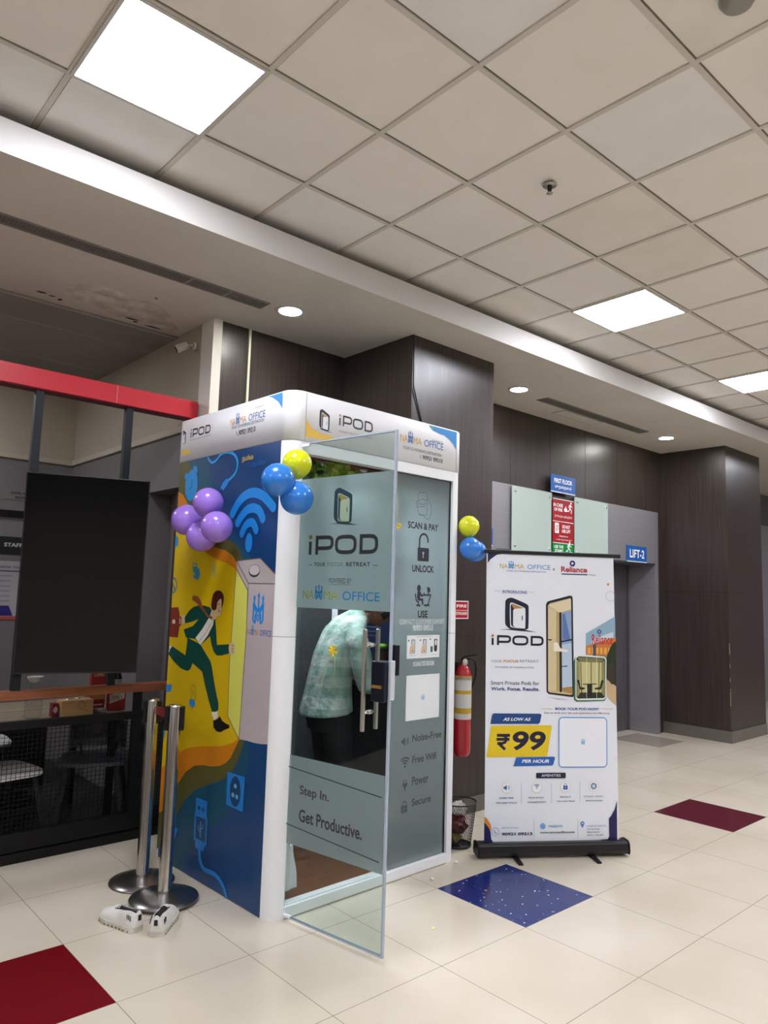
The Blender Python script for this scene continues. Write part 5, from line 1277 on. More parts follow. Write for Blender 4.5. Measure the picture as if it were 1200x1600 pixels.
for k_ in range(3): pr_.stroke([(.86, 1.372-.03*k_), (.68, 1.372-.03*k_)], .004, '6A7AA0')
pr_.build('lettering', o)
t = thing('paper_bag', 'open brown and red paper bag on the desk shelf inside the pod', 'bag', (3.36, 3.97, 1.03))
mb = MB(); bgm = M('brown paper', 'A8763C', .7); rg = [[Vector((3.36 + a*w, 3.98 + b*w*.7, z)) for a, b in ((-1, -1), (0, -1.1), (1, -1), (1, 1), (0, .9), (-1, 1))] for w, z in ((.05, 1.032), (.055, 1.10), (.062, 1.20), (.07, 1.27))]
mb.rings(rg, bgm, cap=False, smooth=False); mb.build('bag_body', t)
mb = MB(); mb.box(3.33, 3.39, 3.930, 3.933, 1.06, 1.16, M('red label', '9E2A2A', .5)); mb.build('bag_label', t)

# white cloth with a steel clip at the door foot, and a crumpled brown mat inside
t = thing('white_cloth', 'white cloth bag hanging from a steel clip at the foot of the doorway', 'bag', tuple(PL(.165, .09, .10)))
wc = M('white cloth', 'C9CCCB', .8)
mb = MB(); secs = []
for k in range(9):
    f = k/8; z = .44 - .34*f; w = .012 + .034*f
    secs.append([PL(.165 + w*1.3*math.cos(2*PI*j/18)*(1+.16*math.sin(j*2.3+k)), .10 + w*.7*math.sin(2*PI*j/18)*(1+.2*math.cos(j*1.7+k*.5)), z) for j in range(18)])
mb.rings(secs, wc); mb.build('cloth_body', t)
mb = MB(); mb.box(.125, .14, .030, .037, .33, .43, chrome, PM); mb.box(.125, .14, .037, .085, .42, .43, chrome, PM); mb.build('clip', t, bev=.002)

# ================================================================== THE MAN IN THE POD
def remesh(voxel, sm=4):
    def f(o):
        r = o.modifiers.new('remesh', 'REMESH'); r.mode = 'VOXEL'; r.voxel_size = voxel; r.use_smooth_shade = True
        s = o.modifiers.new('smooth', 'SMOOTH'); s.iterations = sm; s.factor = .5
    return f
man = thing('person', 'man in a pale green checked shirt and dark trousers bending forward inside the pod', 'person', (2.925, 3.72, .058), R(-14))
MM = MAT4[man.name]
def ml(p): return MM @ Vector(p)
MR = MM.to_3x3()
def sec(x, z, a, b, tilt, y=0.0):
    """cross-section whose plane is tilted forward by tilt degrees"""
    return (ml((x, y, z)), MR @ Vector((0, 1, 0)), MR @ Vector((-math.cos(R(tilt)), 0, math.sin(R(tilt)))), a, b)
def limb(mb, pts, rad, mat=skin, n=14): mb.tube([ml(p) for p in pts], rad, mat, n)
mb = MB()
mb.loft([sec(-.01, .80, .13, .10, 0), sec(-.015, .92, .16, .115, 0), sec(0, 1.04, .145, .10, 8), sec(.04, 1.17, .155, .105, 18), sec(.09, 1.28, .165, .10, 30), sec(.14, 1.345, .12, .075, 42), sec(.185, 1.385, .062, .058, 52), sec(.235, 1.415, .055, .055, 55), sec(.27, 1.43, .052, .052, 58)], skin, 24)
HC = Vector((.315, 0, 1.445)); hup = Vector((.77, 0, .64)); hf_ = Vector((.64, 0, -.77))
hr = []
for k in range(13):
    t = -PI/2 + PI*k/12; c = HC + hup*.115*math.sin(t) + hf_*(.012 if k < 5 else 0); s = math.cos(t)
    ww, dd = .076*s, .094*s
    if k < 5: ww *= .88; dd *= .92
    hr.append((ml(c), MR @ Vector((0, 1, 0)), MR @ hf_, max(ww, .003), max(dd, .003)))
mb.loft(hr, skin, 20)
mb.lathe([(.006, 0), (.013, .010), (.011, .030), (.006, .044)], ml(HC + hf_*.096 - hup*.034), skin, 10, axis=MR @ (hup*.95 - hf_*.20))       # nose
mb.lathe([(.004, -.006), (.016, -.004), (.016, .004), (.004, .006)], ml(HC + hf_*.078 - hup*.064), skin, 12, axis=MR @ hup)      # lips
for s in (1, -1):
    mb.lathe([(.006, 0), (.024, .004), (.026, .010), (.010, .014)], ml(HC + Vector((0, s*.070, 0)) - hup*.012 - hf_*.008), skin, 12, axis=MR @ Vector((-.3, s, 0)))
    mb.lathe([(.004, -.004), (.016, -.002), (.016, .004), (.004, .006)], ml(HC + hf_*.088 + Vector((0, s*.032, 0)) + hup*.004), skin, 10, axis=MR @ hf_)
    y = s*.20
    limb(mb, [(.075, s*.16, 1.285), (.085, s*.205, 1.22), (.10, s*.225, 1.12), (.125, s*.225, 1.03), (.20, s*.205, 1.005), (.29-.04*(s > 0), s*.165, 1.02), (.345-.07*(s > 0), s*.14, 1.035)], [.050, .050, .043, .040, .036, .028, .024])
    # hand: palm, four fingers, thumb
    pc = Vector((.345-.07*(s > 0), s*.14, 1.035)); fd = Vector((.93, -s*.30, -.10)).normalized(); pd = Vector((0.25, s*.9, 0.1)).normalized(); dn = fd.cross(pd)*(1 if s > 0 else -1)
    mb.loft([(ml(pc + fd*q), MR @ pd, MR @ dn, a, b) for q, a, b in ((-.01, .024, .018), (.02, .034, .016), (.055, .040, .015), (.085, .038, .012))], skin, 14)
    for k, (L, off) in enumerate(((.062, -.031), (.072, -.0105), (.068, .0105), (.052, .030))):
        b0 = pc + fd*.080 + pd*off + fd.cross(pd)*(.003*k)
        limb(mb, [b0, b0 + fd*L*.45 + Vector((0, 0, -.004)), b0 + fd*L*.75 + Vector((0, 0, -.018)), b0 + fd*L*.9 + Vector((0, 0, -.034))], [.0088, .0082, .0078, .006], n=8)
    b0 = pc + fd*.02 - pd*s*s*.026*(1)
    limb(mb, [b0, b0 + fd*.028 - pd*.022, b0 + fd*.058 - pd*.024 + Vector((0, 0, -.012))], [.012, .011, .008], n=8)
    yl = s*.085
    limb(mb, [(0, yl, .88), (.015, yl, .70), (.035, yl, .46), (.015, yl, .26), (-.01, yl, .09), (-.012, yl, .05)], [.085, .078, .056, .050, .036, .036])
    mb.loft([(ml((x, yl + s*x*.15, z)), MR @ Vector((0, 1, 0)), MR @ Vector((0, 0, 1)), a, b) for x, z, a, b in ((-.055, .032, .026, .026), (-.02, .036, .034, .034), (.06, .032, .040, .028), (.13, .020, .045, .018), (.175, .014, .036, .012))], skin, 14)
    for k in range(5): limb(mb, [(.16, yl + s*(.03 + (k-2)*.0165*-s*s), .012), (.195 - abs(k-1)*.006, yl + s*.035 + (k-2)*.0165*s*-1, .009)], [.009, .007], n=8)
body = mb.build('body', man, mods=[remesh(.0048, 3)])
# shirt with loose hem and sleeves rolled to the elbow
def shirt_mat():
    m = M('green check cotton', 'B7CDBF', .85); nt = m.node_tree; b = nt.nodes['Principled BSDF']
    tc = nt.nodes.new('ShaderNodeTexCoord'); sp = nt.nodes.new('ShaderNodeSeparateXYZ'); nt.links.new(tc.outputs['Object'], sp.inputs[0])
    def band(sock, per, lo, off=0.0):
        a = nt.nodes.new('ShaderNodeMath'); a.operation = 'ADD'; a.inputs[1].default_value = 10 + off; nt.links.new(sock, a.inputs[0])
        d = nt.nodes.new('ShaderNodeMath'); d.operation = 'PINGPONG'; d.inputs[1].default_value = per/2; nt.links.new(a.outputs[0], d.inputs[0])
        g = nt.nodes.new('ShaderNodeMapRange'); g.inputs['From Min'].default_value = lo*per-.003; g.inputs['From Max'].default_value = lo*per+.003; nt.links.new(d.outputs[0], g.inputs['Value'])
        return g.outputs[0]
    zb = band(sp.outputs[2], .125, .25)
    s = nt.nodes.new('ShaderNodeMath'); s.operation = 'ARCTAN2'; nt.links.new(sp.outputs[1], s.inputs[0]); nt.links.new(sp.outputs[0], s.inputs[1])
    yb = band(sp.outputs[1], .110, .25)
    add = nt.nodes.new('ShaderNodeMath'); add.operation = 'ADD'; nt.links.new(zb, add.inputs[0]); nt.links.new(yb, add.inputs[1])
    hv = nt.nodes.new('ShaderNodeMath'); hv.operation = 'MULTIPLY'; hv.inputs[1].default_value = .5; nt.links.new(add.outputs[0], hv.inputs[0])
    r = nt.nodes.new('ShaderNodeValToRGB'); r.color_ramp.elements[0].color = lin('C6CCC8'); r.color_ramp.elements[1].color = lin('8DA99C'); r.color_ramp.elements.new(.5).color = lin('AABDB4')
    nt.links.new(hv.outputs[0], r.inputs['Fac']); nt.links.new(r.outputs['Color'], b.inputs['Base Color'])
    n = nt.nodes.new('ShaderNodeTexNoise'); n.inputs['Scale'].default_value = 9; n.inputs['Detail'].default_value = 3; nt.links.new(tc.outputs['Object'], n.inputs['Vector'])
    bp = nt.nodes.new('ShaderNodeBump'); bp.inputs['Strength'].default_value = .8; bp.inputs['Distance'].default_value = .03; nt.links.new(n.outputs['Fac'], bp.inputs['Height']); nt.links.new(bp.outputs['Normal'], b.inputs['Normal'])
    return m
sm_ = shirt_mat()
mb = MB()
mb.loft([sec(-.03, .80, .205, .165, -6), sec(-.03, .83, .20, .160, -4), sec(-.02, .92, .185, .145, 0), sec(-.01, 1.02, .180, .132, 6), sec(.025, 1.14, .188, .135, 15), sec(.07, 1.25, .200, .130, 28), sec(.115, 1.325, .185, .108, 38), sec(.155, 1.37, .125, .082, 46), sec(.185, 1.395, .080, .070, 52), sec(.205, 1.405, .070, .066, 54)], sm_, 32)
for s in (1, -1):
    limb(mb, [(.07, s*.13, 1.30), (.08, s*.185, 1.25), (.095, s*.225, 1.15), (.112, s*.238, 1.05), (.135, s*.235, .995), (.175, s*.22, .985)], [.070, .074, .068, .063, .064, .058], sm_, 18)
mb.build('shirt', man, mods=[remesh(.008, 4)])
mb = MB(); tm = noisy('dark denim', '15171B', '1E2126', (30, 30, 30), .8)
mb.loft([sec(-.01, .70, .17, .125, 0), sec(-.015, .80, .178, .135, 0), sec(-.015, .93, .165, .122, 0), sec(-.01, .965, .16, .115, 0)], tm, 26)
for s in (1, -1): limb(mb, [(-.005, s*.085, .84), (.012, s*.09, .70), (.035, s*.095, .46), (.018, s*.095, .26), (-.005, s*.095, .06), (-.006, s*.095, .045)], [.102, .098, .078, .072, .066, .066], tm, 18)
mb.build('trousers', man, mods=[remesh(.009, 4)])
mb = MB(); hm = noisy('black hair', '0B0A0B', '161314', (60, 60, 60), .6)
hr = []
for k in range(10):
    t = -.25 + (PI/2+.25)*k/9; c = HC + hup*.122*math.sin(t) - hf_*.010; s = math.cos(t)
    hr.append((ml(c), MR @ Vector((0, 1, 0)), MR @ hf_, max(.084*s, .004), max(.100*s, .004)))
mb.loft(hr, hm, 20)
mb.loft([(ml(HC - hf_*.055 - hup*(.10-.03*k)), MR @ Vector((0, 1, 0)), MR @ hf_, .05 + .008*k, .035 + .006*k) for k in range(4)], hm, 16)
for s in (1, -1):      # eyebrows
    limb(mb, [HC + hf_*.093 + hup*.026 + Vector((0, s*.016, 0)), HC + hf_*.090 + hup*.030 + Vector((0, s*.034, 0)), HC + hf_*.078 + hup*.024 + Vector((0, s*.05, 0))], .005, hm, 8)
mb.build('hair', man, mods=[remesh(.006, 2)])

# ================================================================== BALLOONS
def balloon(x, y, z, r, col, label, group, knot=(0, 0, -1)):
    m = M('balloon_' + col, col, .22, coat=.3)
    m.node_tree.nodes['Principled BSDF'].inputs['Subsurface Weight'].default_value = .25
    m.node_tree.nodes['Principled BSDF'].inputs['Subsurface Radius'].default_value = (.05, .05, .05)
    t = thing('balloon', label, 'balloon', (x, y, z), 0, group)
    kn = Vector(knot).normalized()
    prof = []
    for k in range(25):
        a = PI*k/24; rr_ = math.sin(a); h = -math.cos(a)
        e = 1.06 if h < 0 else .98
        prof.append((r*rr_*(1 - .10*max(0, h)**2), r*h*(1 + .10*max(0, h))))
    mb = MB(); mb.lathe(prof, (x, y, z), m, 36, axis=kn, cap=False); mb.build('skin', t)
    mb = MB(); mb.lathe([(.003, r*1.08), (.008, r*1.10), (.004, r*1.13), (.011, r*1.19)], (x, y, z), m, 12, axis=kn); mb.build('knot', t)
PU, BB, YB = 'A27BDC', '2F7FD8', 'DDE21A'
g1, g2, g3 = 'purple balloons on the printed side', 'balloons at the front left corner', 'balloons at the front right corner'
balloon(1.985, 3.945, 2.004, .090, PU, 'leftmost purple balloon of the cluster on the printed pod side', g1, (.9, -.6, .05))
balloon(1.985, 3.70, 2.087, .086, PU, 'topmost purple balloon of the cluster on the printed pod side', g1, (.5, .25, -.9))
balloon(1.960, 3.545, 1.942, .086, PU, 'rightmost purple balloon of the cluster on the printed pod side', g1, (.3, .9, .0))
balloon(2.015, 3.81, 1.905, .088, PU, 'lowest purple balloon, half hidden behind the others of the cluster', g1, (.4, -.3, .9))
balloon(2.080, 2.985, 2.243, .074, YB, 'yellow balloon at the front left corner of the pod', g2, (.0, .3, -1))
balloon(1.965, 2.975, 2.146, .083, BB, 'left blue balloon below the yellow one at the front left pod corner', g2, (.9, .2, -.3))
balloon(2.065, 2.955, 2.066, .083, BB, 'right, lower blue balloon at the front left pod corner', g2, (-.5, .3, .8))
balloon(3.560, 3.145, 2.060, .068, YB, 'yellow balloon at the right corner of the pod beside the wood pier', g3, (0, .1, -1))
balloon(3.545, 3.115, 1.915, .071, BB, 'left blue balloon under the yellow one at the right pod corner', g3, (.3, .4, .8))
balloon(3.665, 3.175, 1.905, .070, BB, 'right blue balloon, half hidden behind the other at the right pod corner', g3, (-.7, .1, .7))
mb = MB()
for pts in (((2.07, 3.07, 2.16), (2.06, 3.05, 2.13)), ((3.55, 3.15, 1.98), (3.55, 3.15, 1.96))): mb.tube(pts, .001, yr, 4)
mb.bm.free()

# ================================================================== STANCHIONS
def stanchion(x, y, tilt, ztop, label, zb=0.0, rot=0.0):
    t = thing('queue_post', label, 'queue post', (x, y, zb), 0, 'steel queue posts')
    mb = MB(); mb.lathe([(.172, 0), (.175, .004), (.172, .010), (.12, .022), (.06, .032), (.045, .036), (.0005, .036)], (x, y, zb), M('brushed steel base', '8E8B88', .28, .95), 48); mb.build('base', t)
    mb = MB(); mb.lathe([(.0335, .034), (.036, .038), (.0335, .046), (.0335, ztop-zb-.012), (.030, ztop-zb-.003), (.0005, ztop-zb)], (x, y, zb), chrome, 32); mb.build('pole', t)
    mb = MB(); mt = Matrix.Translation((x, y, 0)) @ Matrix.Rotation(rot, 4, 'Z')
    mb.box(.030, .050, -.020, .020, ztop-.135, ztop-.012, black_metal, mt); mb.box(-.050, -.030, -.020, .020, ztop-.135, ztop-.012, black_metal, mt); mb.box(-.012, .012, .030, .046, ztop-.12, ztop-.02, black_metal, mt); mb.build('belt_clip', t, bev=.004)
    return t
stanchion(1.865, 3.985, 0, .985, 'polished steel queue post, the rear one of the pair beside the printed pod side', 0, R(-35))
stanchion(1.845, 3.672, 0, .995, 'polished steel queue post nearest the white shoes', .014, R(-35))
mb = MB(); mb.bar((1.866, 3.945, .925), (1.850, 3.715, .932), .004, .045, M('dark red belt', '7A141C', .6))
o = mb.build('barrier_belt'); centre(o); tag(o, 'short dark red belt stretched between the two queue posts', 'belt')

# ================================================================== SHOES
def shoe(loc, rot, side, label):
    """local frame: x from heel (0) to toe (.275)"""
    t = thing('shoe', label, 'shoe', loc, rot, 'white trainers on the floor')
    T = MAT4[t.name]; s = side
    wt = noisy('worn white canvas', 'CFCBC2', 'E2E0DA', (14, 14, 14), .75, lo=.3, hi=.6); so = noisy('worn sole rubber', 'C2BAA9', 'DAD5CA', (20, 20, 20), .7)
    L = .272
    # outline half widths along the shoe
    xs = [0, .015, .05, .10, .15, .19, .23, .255, L]; hw = [.020, .034, .041, .040, .046, .051, .047, .033, .012]; cy = [0, 0, 0, .003, .004, .003, 0, -.004, -.008]
    outline = [(x, s*c + w) for x, w, c in zip(xs, hw, cy)] + [(x, s*c - w) for x, w, c in list(zip(xs, hw, cy))[::-1]]
    outline = smooth_curve(outline, 4, True)
    mb = MB(); X3 = T.to_3x3() @ Vector((1, 0, 0)); Y3 = T.to_3x3() @ Vector((0, 1, 0))
    mb.prism([(x, y*1.06) for x, y in outline], T @ Vector((0, 0, 0)), X3, Y3, ZV*.026, so, True); mb.build('sole', t, bev=.004)
    mb = MB()
    for k in range(9):
        for sg in (1, -1):
            x = .03 + k*.025; i = max(q for q in range(len(xs)) if xs[q] <= x); f = (x-xs[i])/(xs[i+1]-xs[i]) if i+1 < len(xs) else 0
            w = (hw[i] + (hw[min(i+1, len(hw)-1)]-hw[i])*f)*1.06; c = s*(cy[i] + (cy[min(i+1, len(cy)-1)]-cy[i])*f)
            mb.box(x-.006, x+.006, c+sg*w-.0012, c+sg*w+.0012, .004, .012, M('sole groove', '6E675C', .8), T)
    mb.build('sole_tread', t)
    # upper: rings across the shoe, open at the ankle
    secs = [(-.006, .070, .022), (.002, .098, .033), (.03, .106, .040), (.06, .100, .042), (.09, .092, .041), (.115, .092, .041), (.15, .084, .046), (.19, .066, .050), (.23, .054, .046), (.258, .044, .032), (.272, .032, .012)]
    n = 20; rings = []
    for x, h, w in secs:
        i = max(q for q in range(len(xs)) if xs[q] <= max(x, 0)); f = (max(x, 0)-xs[i])/(xs[i+1]-xs[i]) if i+1 < len(xs) else 0; c = s*(cy[i] + (cy[min(i+1, len(cy)-1)]-cy[i])*f)
        r = []
        for j in range(n+1):
            a = PI*j/n; px_ = math.cos(a); pz = math.sin(a)
            pz = abs(pz)**.7; r.append(T @ Vector((x, c + w*px_*(1 - .22*pz*(1 if x < .12 else .4)), .022 + (h-.022)*pz)))
        rings.append(r)
    mb = MB(); k = mb.mi(wt); V = [[mb.bm.verts.new(p) for p in r] for r in rings]
    lo_j, hi_j = 6, 14
    for i in range(len(V)-1):
        for j in range(n):
            if 1 <= i <= 5 and lo_j <= j < hi_j: continue          # ankle opening
            f = mb.bm.faces.new((V[i][j], V[i][j+1], V[i+1][j+1], V[i+1][j])); f.smooth = True; f.material_index = k
    fc_ = mb.bm.faces.new(V[0][::-1]); fc_.material_index = k
    up = mb.build('upper', t)
    sd = up.modifiers.new('thick', 'SOLIDIFY'); sd.thickness = .004; sd.offset = -1
    ss = up.modifiers.new('sub', 'SUBSURF'); ss.levels = 1; ss.render_levels = 1
    dk = M('shoe lining', '17161A', .9)
    mb = MB(); mb.loft([(T @ Vector((x, 0, .062)), Y3, ZV, w, .016) for x, w in ((.006, .018), (.03, .030), (.08, .031), (.13, .028), (.16, .020))], dk, 12); mb.build('lining', t)
    mb = MB(); bk = M('black shoe print', '1A1A20', .6)
    for k_, (x, z) in enumerate(((.018, .060), (.030, .063), (.042, .061))):
        mb.bar(T @ Vector((x, -.0345, z-.006)), T @ Vector((x+.004, -.0315, z+.014)), .006, .002, bk)
        mb.bar(T @ Vector((x, .0345, z-.006)), T @ Vector((x+.004, .0315, z+.014)), .006, .002, bk)
    mb.box(-.009, -.006, -.008, .008, .055, .080, bk, T)
    mb.build('heel_mark', t)
    mb = MB()
    for k_ in range(4):
        x = .128 + .017*k_; z = .088 - .006*k_; mb.tube([T @ Vector((x, -.020, z-.006)), T @ Vector((x+.006, 0, z+.002)), T @ Vector((x, .020, z-.006))], .0028, wt, 6)
    mb.build('laces', t)
    return t
shoe((1.600, 3.425, 0), math.atan2(.26, -.06), 1, 'worn white trainer on the left, its toe towards the fence')
shoe((1.640, 3.325, 0), math.atan2(.20, .17), -1, 'worn white trainer on the right, its toe against the queue post base')

# ================================================================== RESTAURANT FENCE, BEAM AND SCREEN
fe = thing('railing', 'black railing with wire mesh infill and a brown wooden handrail', 'railing', (-3.2, 4.7, 0))
x0f, x1f = -8.4, 2.33
mb = MB(); mb.box(x0f, x1f, 4.66, 4.74, .0, .055, black_metal); mb.build('base_rail', fe, bev=.003)
mb = MB(); mb.box(x0f, x1f, 4.675, 4.735, .06, .165, black_metal); mb.build('plinth', fe, bev=.003)
mb = MB(); mb.box(x0f, x1f, 4.68, 4.72, .752, .80, black_metal); mb.build('top_rail', fe, bev=.003)
mb = MB(); mb.box(x0f, x1f, 4.665, 4.735, .925, .978, noisy('reddish brown wood', '7A4326', '935535', (3, 40, 40), .35)); mb.build('handrail', fe, bev=.004)
for px_ in (-7.0, -5.6, -4.2, -2.8, -1.4, 0.0, 2.09):
    mb = MB(); mb.box(px_-.025, px_+.025, 4.682, 4.718, .05, .925, black_metal); mb.build('post', fe, bev=.002)
mb = MB(); x = -2.0
while x < 2.30:
    mb.box(x-.0013, x+.0013, 4.6985, 4.7015, .165, .752, black_metal); x += .026
z = .19
while z < .75:
    mb.box(-2.0, x1f, 4.6985, 4.7015, z-.0013, z+.0013, black_metal); z += .026
mb.build('wire_mesh', fe)
mb = MB(); mb.box(-8.4, 2.375, 4.655, 4.765, 2.792, 2.915, M('bright red enamel', 'BE1128', .35))
mb.box(-8.4, 2.37, 4.662, 4.758, 2.786, 2.792, M('dark red underside', '5E0A16', .5))
o = mb.build('header_beam', bev=.006); centre(o); tag(o, 'bright red horizontal beam over the restaurant railing, ending at the beige wall', 'beam')
mb = MB()
MAT4[o.name] = Matrix.Translation(o.location)
mb.box(1.795, 1.799, 4.6535, 4.656, 2.795, 2.912, M('pale joint', 'D87A86', .5)); mb.build('joint', o)
for x, lb in ((1.335, 'dark grey steel post left of centre behind the screen, from railing to red beam'), (1.90, 'dark grey steel post behind the right half of the black screen'), (.2, 'dark grey steel post between railing and red beam')):
    mb = MB(); mb.box(x-.024, x+.024, 4.677, 4.723, .979, 2.786, post_metal)
    o = mb.build('steel_post', bev=.003); centre(o); tag(o, lb, 'post', 'posts under the red beam')
# portrait screen
tv = thing('display_screen', 'large black portrait display screen hung in front of the railing posts', 'screen', (1.590, 4.443, 1.077), math.atan2(-.25, .657))
TT = MAT4[tv.name] @ Matrix.Translation((0, 0, .59)) @ Matrix.Rotation(R(8.0), 4, 'X') @ Matrix.Translation((0, 0, -.59)) @ Matrix.Scale(.97, 4); tw = .352
mb = MB(); scr = M('screen glass', '08080A', .09); scr.node_tree.nodes['Principled BSDF'].inputs['Specular IOR Level'].default_value = .22
mb.box(-tw, tw, -.012, .045, 0, 1.215, M('screen bezel', '1A1B1E', .35), TT); mb.build('casing', tv, bev=.004)
mb = MB(); mb.box(-tw+.007, tw-.007, -.0135, -.0115, .010, 1.208, scr, TT); mb.build('panel', tv)
mb = MB(); mb.box(-.25, .25, .045, .075, .35, .9, black_metal, TT); mb.box(-.05, .25, .07, .16, .50, .62, black_metal, TT); mb.build('wall_mount', tv, bev=.003)

# ---- things beyond the railing
tw_ = noisy('grey oak top', '7B6C58', '95866F', (2, 40, 2), .5, 6)
tab = thing('dining_table', 'wooden topped restaurant table behind the railing', 'table', (1.60, 5.35, 0))
mb = MB()
for k in range(4): mb.box(.95, 2.15, 4.93+.215*k, 4.93+.215*(k+1)-.004, .72, .752, tw_)
mb.build('table_top', tab, bev=.002)
mb = MB(); mb.box(.99, 2.11, 5.30, 5.74, .68, .72, black_metal); mb.build('apron', tab)
for x in (1.02, 2.06):
    for y in (5.0, 5.70): mb = MB(); mb.box(x-.02, x+.02, y-.02, y+.02, 0, .69, black_metal); mb.build('leg', tab)
def chair(loc, rot, col, lcol, label, back=True, bz=0.0):
    t = thing('restaurant_chair', label, 'chair', loc, rot, 'restaurant chairs behind the railing'); T = MAT4[t.name]
    cm = M('seat_' + col, col, .4); lm = M('chairleg_' + lcol, lcol, .5)
    seat = smooth_curve([(-.20, -.18), (0, -.215), (.20, -.18), (.22, 0), (.19, .19), (0, .205), (-.19, .19), (-.22, 0)], 5, True)
    mb = MB(); mb.prism(seat, T @ Vector((0, 0, .435)), T.to_3x3() @ Vector((1, 0, 0)), T.to_3x3() @ Vector((0, 1, 0)), ZV*.022, cm, True); mb.build('seat', t, bev=.008)
    if back:
        mb = MB(); rg = []
        for k in range(9):
            a = R(-52 + 13*k); c = Vector((.235*math.sin(a), .235*math.cos(a)-.02, 0)); o_ = c.normalized()
            rg.append([T @ (c + o_*d_ + Vector((0, .03*(z-.6), z))) for d_, z in ((-.006, .62-bz), (.006, .62-bz), (.006, .80-bz), (-.006, .80-bz))])
        mb.rings(rg, cm, smooth=False); mb.build('backrest', t, bev=.004)
        mb = MB()
        for a in (-32, 32): mb.bar(T @ Vector((.2*math.sin(R(a)), .2*math.cos(R(a)), .44)), T @ Vector((.235*math.sin(R(a)), .235*math.cos(R(a))-.02, .66-bz)), .024, .012, lm)
        mb.build('back_frame', t)
    for sx in (-1, 1):
        for sy in (-1, 1): mb = MB(); mb.bar(T @ Vector((sx*.22, sy*.22, 0)), T @ Vector((sx*.15, sy*.15, .436)), .024, .024, lm); mb.build('leg', t)
chair((1.37, 5.03, 0), R(100), 'DAD8D4', '202024', 'white restaurant chair close behind the railing at the left edge', True, .13)
chair((1.48, 6.02, 0), R(85), 'CFCDC9', '202024', 'white restaurant chair on the far side of the wooden table', True)
chair((1.98, 5.07, 0), R(-28), '4A4C55', '2A2C32', 'dark grey restaurant chair behind the railing, beside the queue posts', True, .13)
mb = MB(); mb.box(2.26, 2.39, 4.86, 5.04, 0.0, .70, M('grey side panel', '3E4045', .6)); o = mb.build('side_cabinet', bev=.01); centre(o); tag(o, 'narrow dark grey cabinet against the grey wall behind the railing', 'cabinet')
mb = MB(); mb.box(1.62, 2.06, 6.30, 6.70, 0.0, .62, M('black cabinet', '141416', .5)); o = mb.build('low_cabinet', bev=.01); centre(o); tag(o, 'low black cabinet standing deep in the dim restaurant', 'cabinet')

# on the table
t = thing('plastic_jar', 'clear plastic water jar with a wide rim on the restaurant table', 'jar', (1.545, 5.02, .753))
mb = MB(); jm = clear_glass('clear plastic', 'F4F6F5', 1); mb.lathe([(.0005, 0), (.048, .001), (.052, .02), (.054, .09), (.050, .13), (.030, .17), (.026, .20), (.030, .23)], (1.545, 5.02, .754), jm, 28, cap=False); mb.build('jar_body', t)
mb = MB(); mb.lathe([(.030, .228), (.046, .25), (.050, .262), (.046, .262), (.028, .232)], (1.545, 5.02, .754), M('milky plastic', 'B9B6B0', .3), 28, cap=False); mb.build('jar_rim', t)
def carton(name, bx, col, label, cat, extra=None):
    mb = MB(); mb.box(*bx, M('carton_' + col, col, .6)); o = mb.build(name, bev=.002)
    centre(o); MAT4[o.name] = Matrix.Translation(o.location); tag(o, label, cat)
    if extra:
        p_ = Print((0, bx[2], 0), (1, 0, 0), N_, off=.0006); extra(p_, bx); p_.build('lettering', o)
    return o
carton('wooden_box', (1.70, 1.905, 4.96, 5.06, .7535, .855), 'C29A6A', 'plain light wooden cutlery box on the restaurant table', 'box', lambda p_, b: (p_.ring(1.83, .82, .022, .003, '8A6238'), p_.stroke([(1.85, .79), (1.88, .78)], .003, '8A6238')))
t = thing('cutlery', 'steel forks and spoons lying in the wooden cutlery box', 'cutlery', (1.80, 5.01, .86))
mb = MB()
for k in range(4): mb.tube([(1.73+.03*k, 5.0+.01*(k % 2), .857), (1.80+.025*k, 5.01, .868+.004*k), (1.84+.02*k, 5.02, .872)], .003, chrome, 6)
mb.build('handles', t)
carton('red_carton', (1.935, 2.035, 5.10, 5.14, .7535, 1.045), '8E1B1B', 'tall red menu carton standing on the restaurant table', 'carton', lambda p_, b: (p_.rect(1.94, .83, 2.03, .90, 'B07A3A'), p_.text('COMBO', (1.95, .985), (2.02, 1.005), 'E6C8A0', .02), p_.rect(1.95, .79, 2.02, .80, 'D0B8A8')))
carton('red_carton', (2.045, 2.165, 5.06, 5.10, .7535, .93), 'A02A24', 'short red and white carton printed with food beside the tall one', 'carton', lambda p_, b: (p_.poly([(2.05, .80), (2.155, .83), (2.155, .885), (2.05, .86)], 'D9D2CA'), p_.text('FAMILY', (2.065, .825), (2.14, .855), '8A2A24', .03), p_.ell(2.11, .905, .03, .015, 'C9883A')))
carton('dark_red_carton', (1.655, 1.692, 4.99, 5.05, .7535, .84), '6E1424', 'small dark red carton between the jar and the wooden box', 'carton', lambda p_, b: p_.ell(1.673, .80, .014, .020, 'B9A9A0'))
t = thing('sauce_bottle', 'black sauce bottle with a white label behind the cartons', 'bottle', (2.175, 5.26, .753))
mb = MB(); mb.lathe([(.0005, 0), (.034, 0), (.036, .02), (.036, .20), (.020, .25), (.016, .28), (.018, .30), (.0005, .30)], (2.175, 5.26, .753), M('black bottle', '101012', .2), 24); mb.build('bottle_body', t)
mb = MB(); mb.lathe([(.0364, .22-.03), (.0364, .05)], (2.175, 5.26, .753), M('white bottle label', 'A9A7A2', .5), 24, cap=False); mb.build('label_band', t, keep=True)
mb = MB(); rgl = []
o_mb = MB(); bmesh.ops.create_icosphere(o_mb.bm, subdivisions=3, radius=.05); o_mb.mi(M('grey plastic film', '6E7072', .25))
for v in o_mb.bm.verts:
    v.co = v.co*(1 + .5*noise.noise(v.co*30)); v.co.z *= .35; v.co += Vector((1.97, 4.99, .772))
mb.bm.free()
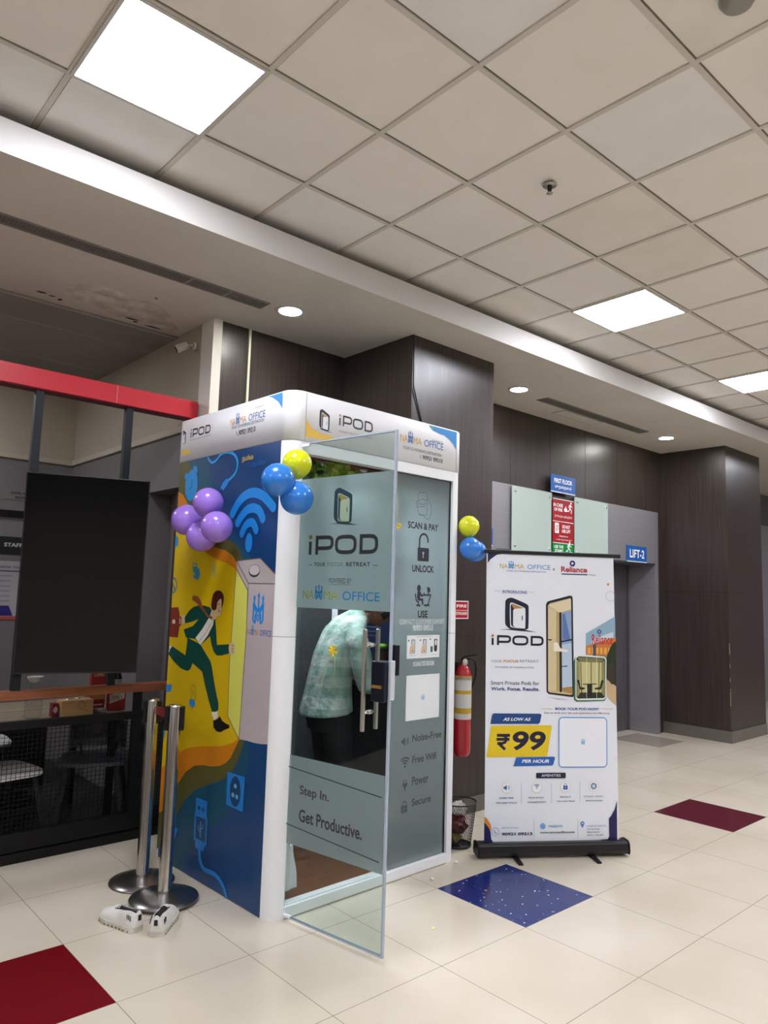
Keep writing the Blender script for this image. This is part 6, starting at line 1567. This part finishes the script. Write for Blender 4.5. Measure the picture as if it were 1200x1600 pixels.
o = o_mb.build('plastic_wrap'); centre(o); tag(o, 'crumpled clear plastic wrap lying before the red cartons', 'wrap')

# on the restaurant's back wall
yb = 7.19
mb = MB(); mb.box(-4.0, 2.06, yb-.03, yb-.001, 2.235-.035, 2.235+.025, black_metal)
o = mb.build('wall_rail', bev=.003); centre(o); tag(o, 'black horizontal rail on the back wall of the restaurant', 'rail')
def wall_sheet(name, x0, x1, z0, z1, col, label, cat, art_):
    t_ = thing(name, label, cat, ((x0+x1)/2, yb-.004, z0)); mb_ = MB(); mb_.box(x0, x1, yb-.006, yb-.001, z0, z1, M('sheet_' + col, col, .5)); mb_.build('board', t_)
    p_ = Print((0, yb-.006, 0), (1, 0, 0), N_); art_(p_); p_.build('lettering', t_)
wall_sheet('wall_notice', 1.80, 2.25, 2.36, 2.45, '77726F', 'small lettering ONLY STAFF on the grey back wall above the rail', 'sign', lambda p_: (p_.text('ONLY STAFF', (1.87, 2.41), (2.12, 2.435), '1A1A1A', .03), p_.text('ENTRANCE', (1.91, 2.37), (2.10, 2.395), '1A1A1A', .03)))
wall_sheet('staff_sign', 1.80, 2.36, 1.86, 2.02, '101214', 'black STAFF ENTRANCE sign with white lettering, half hidden by the screen', 'sign', lambda p_: p_.text('STAFF ENTRANCE', (1.85, 1.93), (2.32, 1.965), 'C9C9C6', .02))
def notice(p_):
    p_.text('HOW TO USE THE SERVICE', (1.83, 1.735), (2.30, 1.755), '2A2640', .02); p_.rect(1.79, 1.705, 2.34, 1.715, '2A2630')
    for k_ in range(6):
        p_.rect(1.80, 1.66-.045*k_, 1.93, 1.672-.045*k_, '8A8690'); p_.rect(2.0, 1.66-.045*k_, 2.03, 1.68-.045*k_, '3A3650'); p_.rect(2.08, 1.66-.045*k_, 2.12, 1.676-.045*k_, '5A5670'); p_.rect(2.15, 1.66-.045*k_, 2.30, 1.668-.045*k_, '8A8690')
    p_.poly([(1.76, 1.31), (1.97, 1.31), (1.93, 1.40), (1.76, 1.40)], '2E2470'); p_.poly([(2.01, 1.31), (2.34, 1.31), (2.34, 1.40), (2.05, 1.40)], '2E2470')
    p_.rect(1.76, 1.275, 2.34, 1.305, 'B04A44')
wall_sheet('notice_poster', 1.76, 2.34, 1.275, 1.80, 'A8A4A6', 'white notice poster with purple and red footer below the staff sign', 'poster', notice)

# tiny things on the floor
mb = MB(); mb.prism(smooth_curve([(0, 0), (.018, .004), (.024, .012), (.008, .013)], 4, True), (2.71, 2.585, .0005), (1, 0, 0), (0, 1, 0), (0, 0, .002), M('yellow petal', 'E6DE8A', .6))
o = mb.build('flower_petal'); centre(o); tag(o, 'tiny yellow petal on the floor seen through the open glass door', 'petal')
for x, y in ((3.155, 3.02), (3.46, 3.115)):
    mb = MB(); mb.lathe([(.0005, 0), (.011, .001), (.012, .006), (.004, .014), (.0005, .014)], (x, y, 0), M('white plastic bit', 'E4E4E2', .4), 14)
    o = mb.build('plastic_plug'); centre(o); tag(o, 'small white plastic plug on the floor before the pod sill, %s' % ('beside the door edge' if x < 3.3 else 'at the right corner'), 'plug')
print('objects', len(bpy.data.objects))
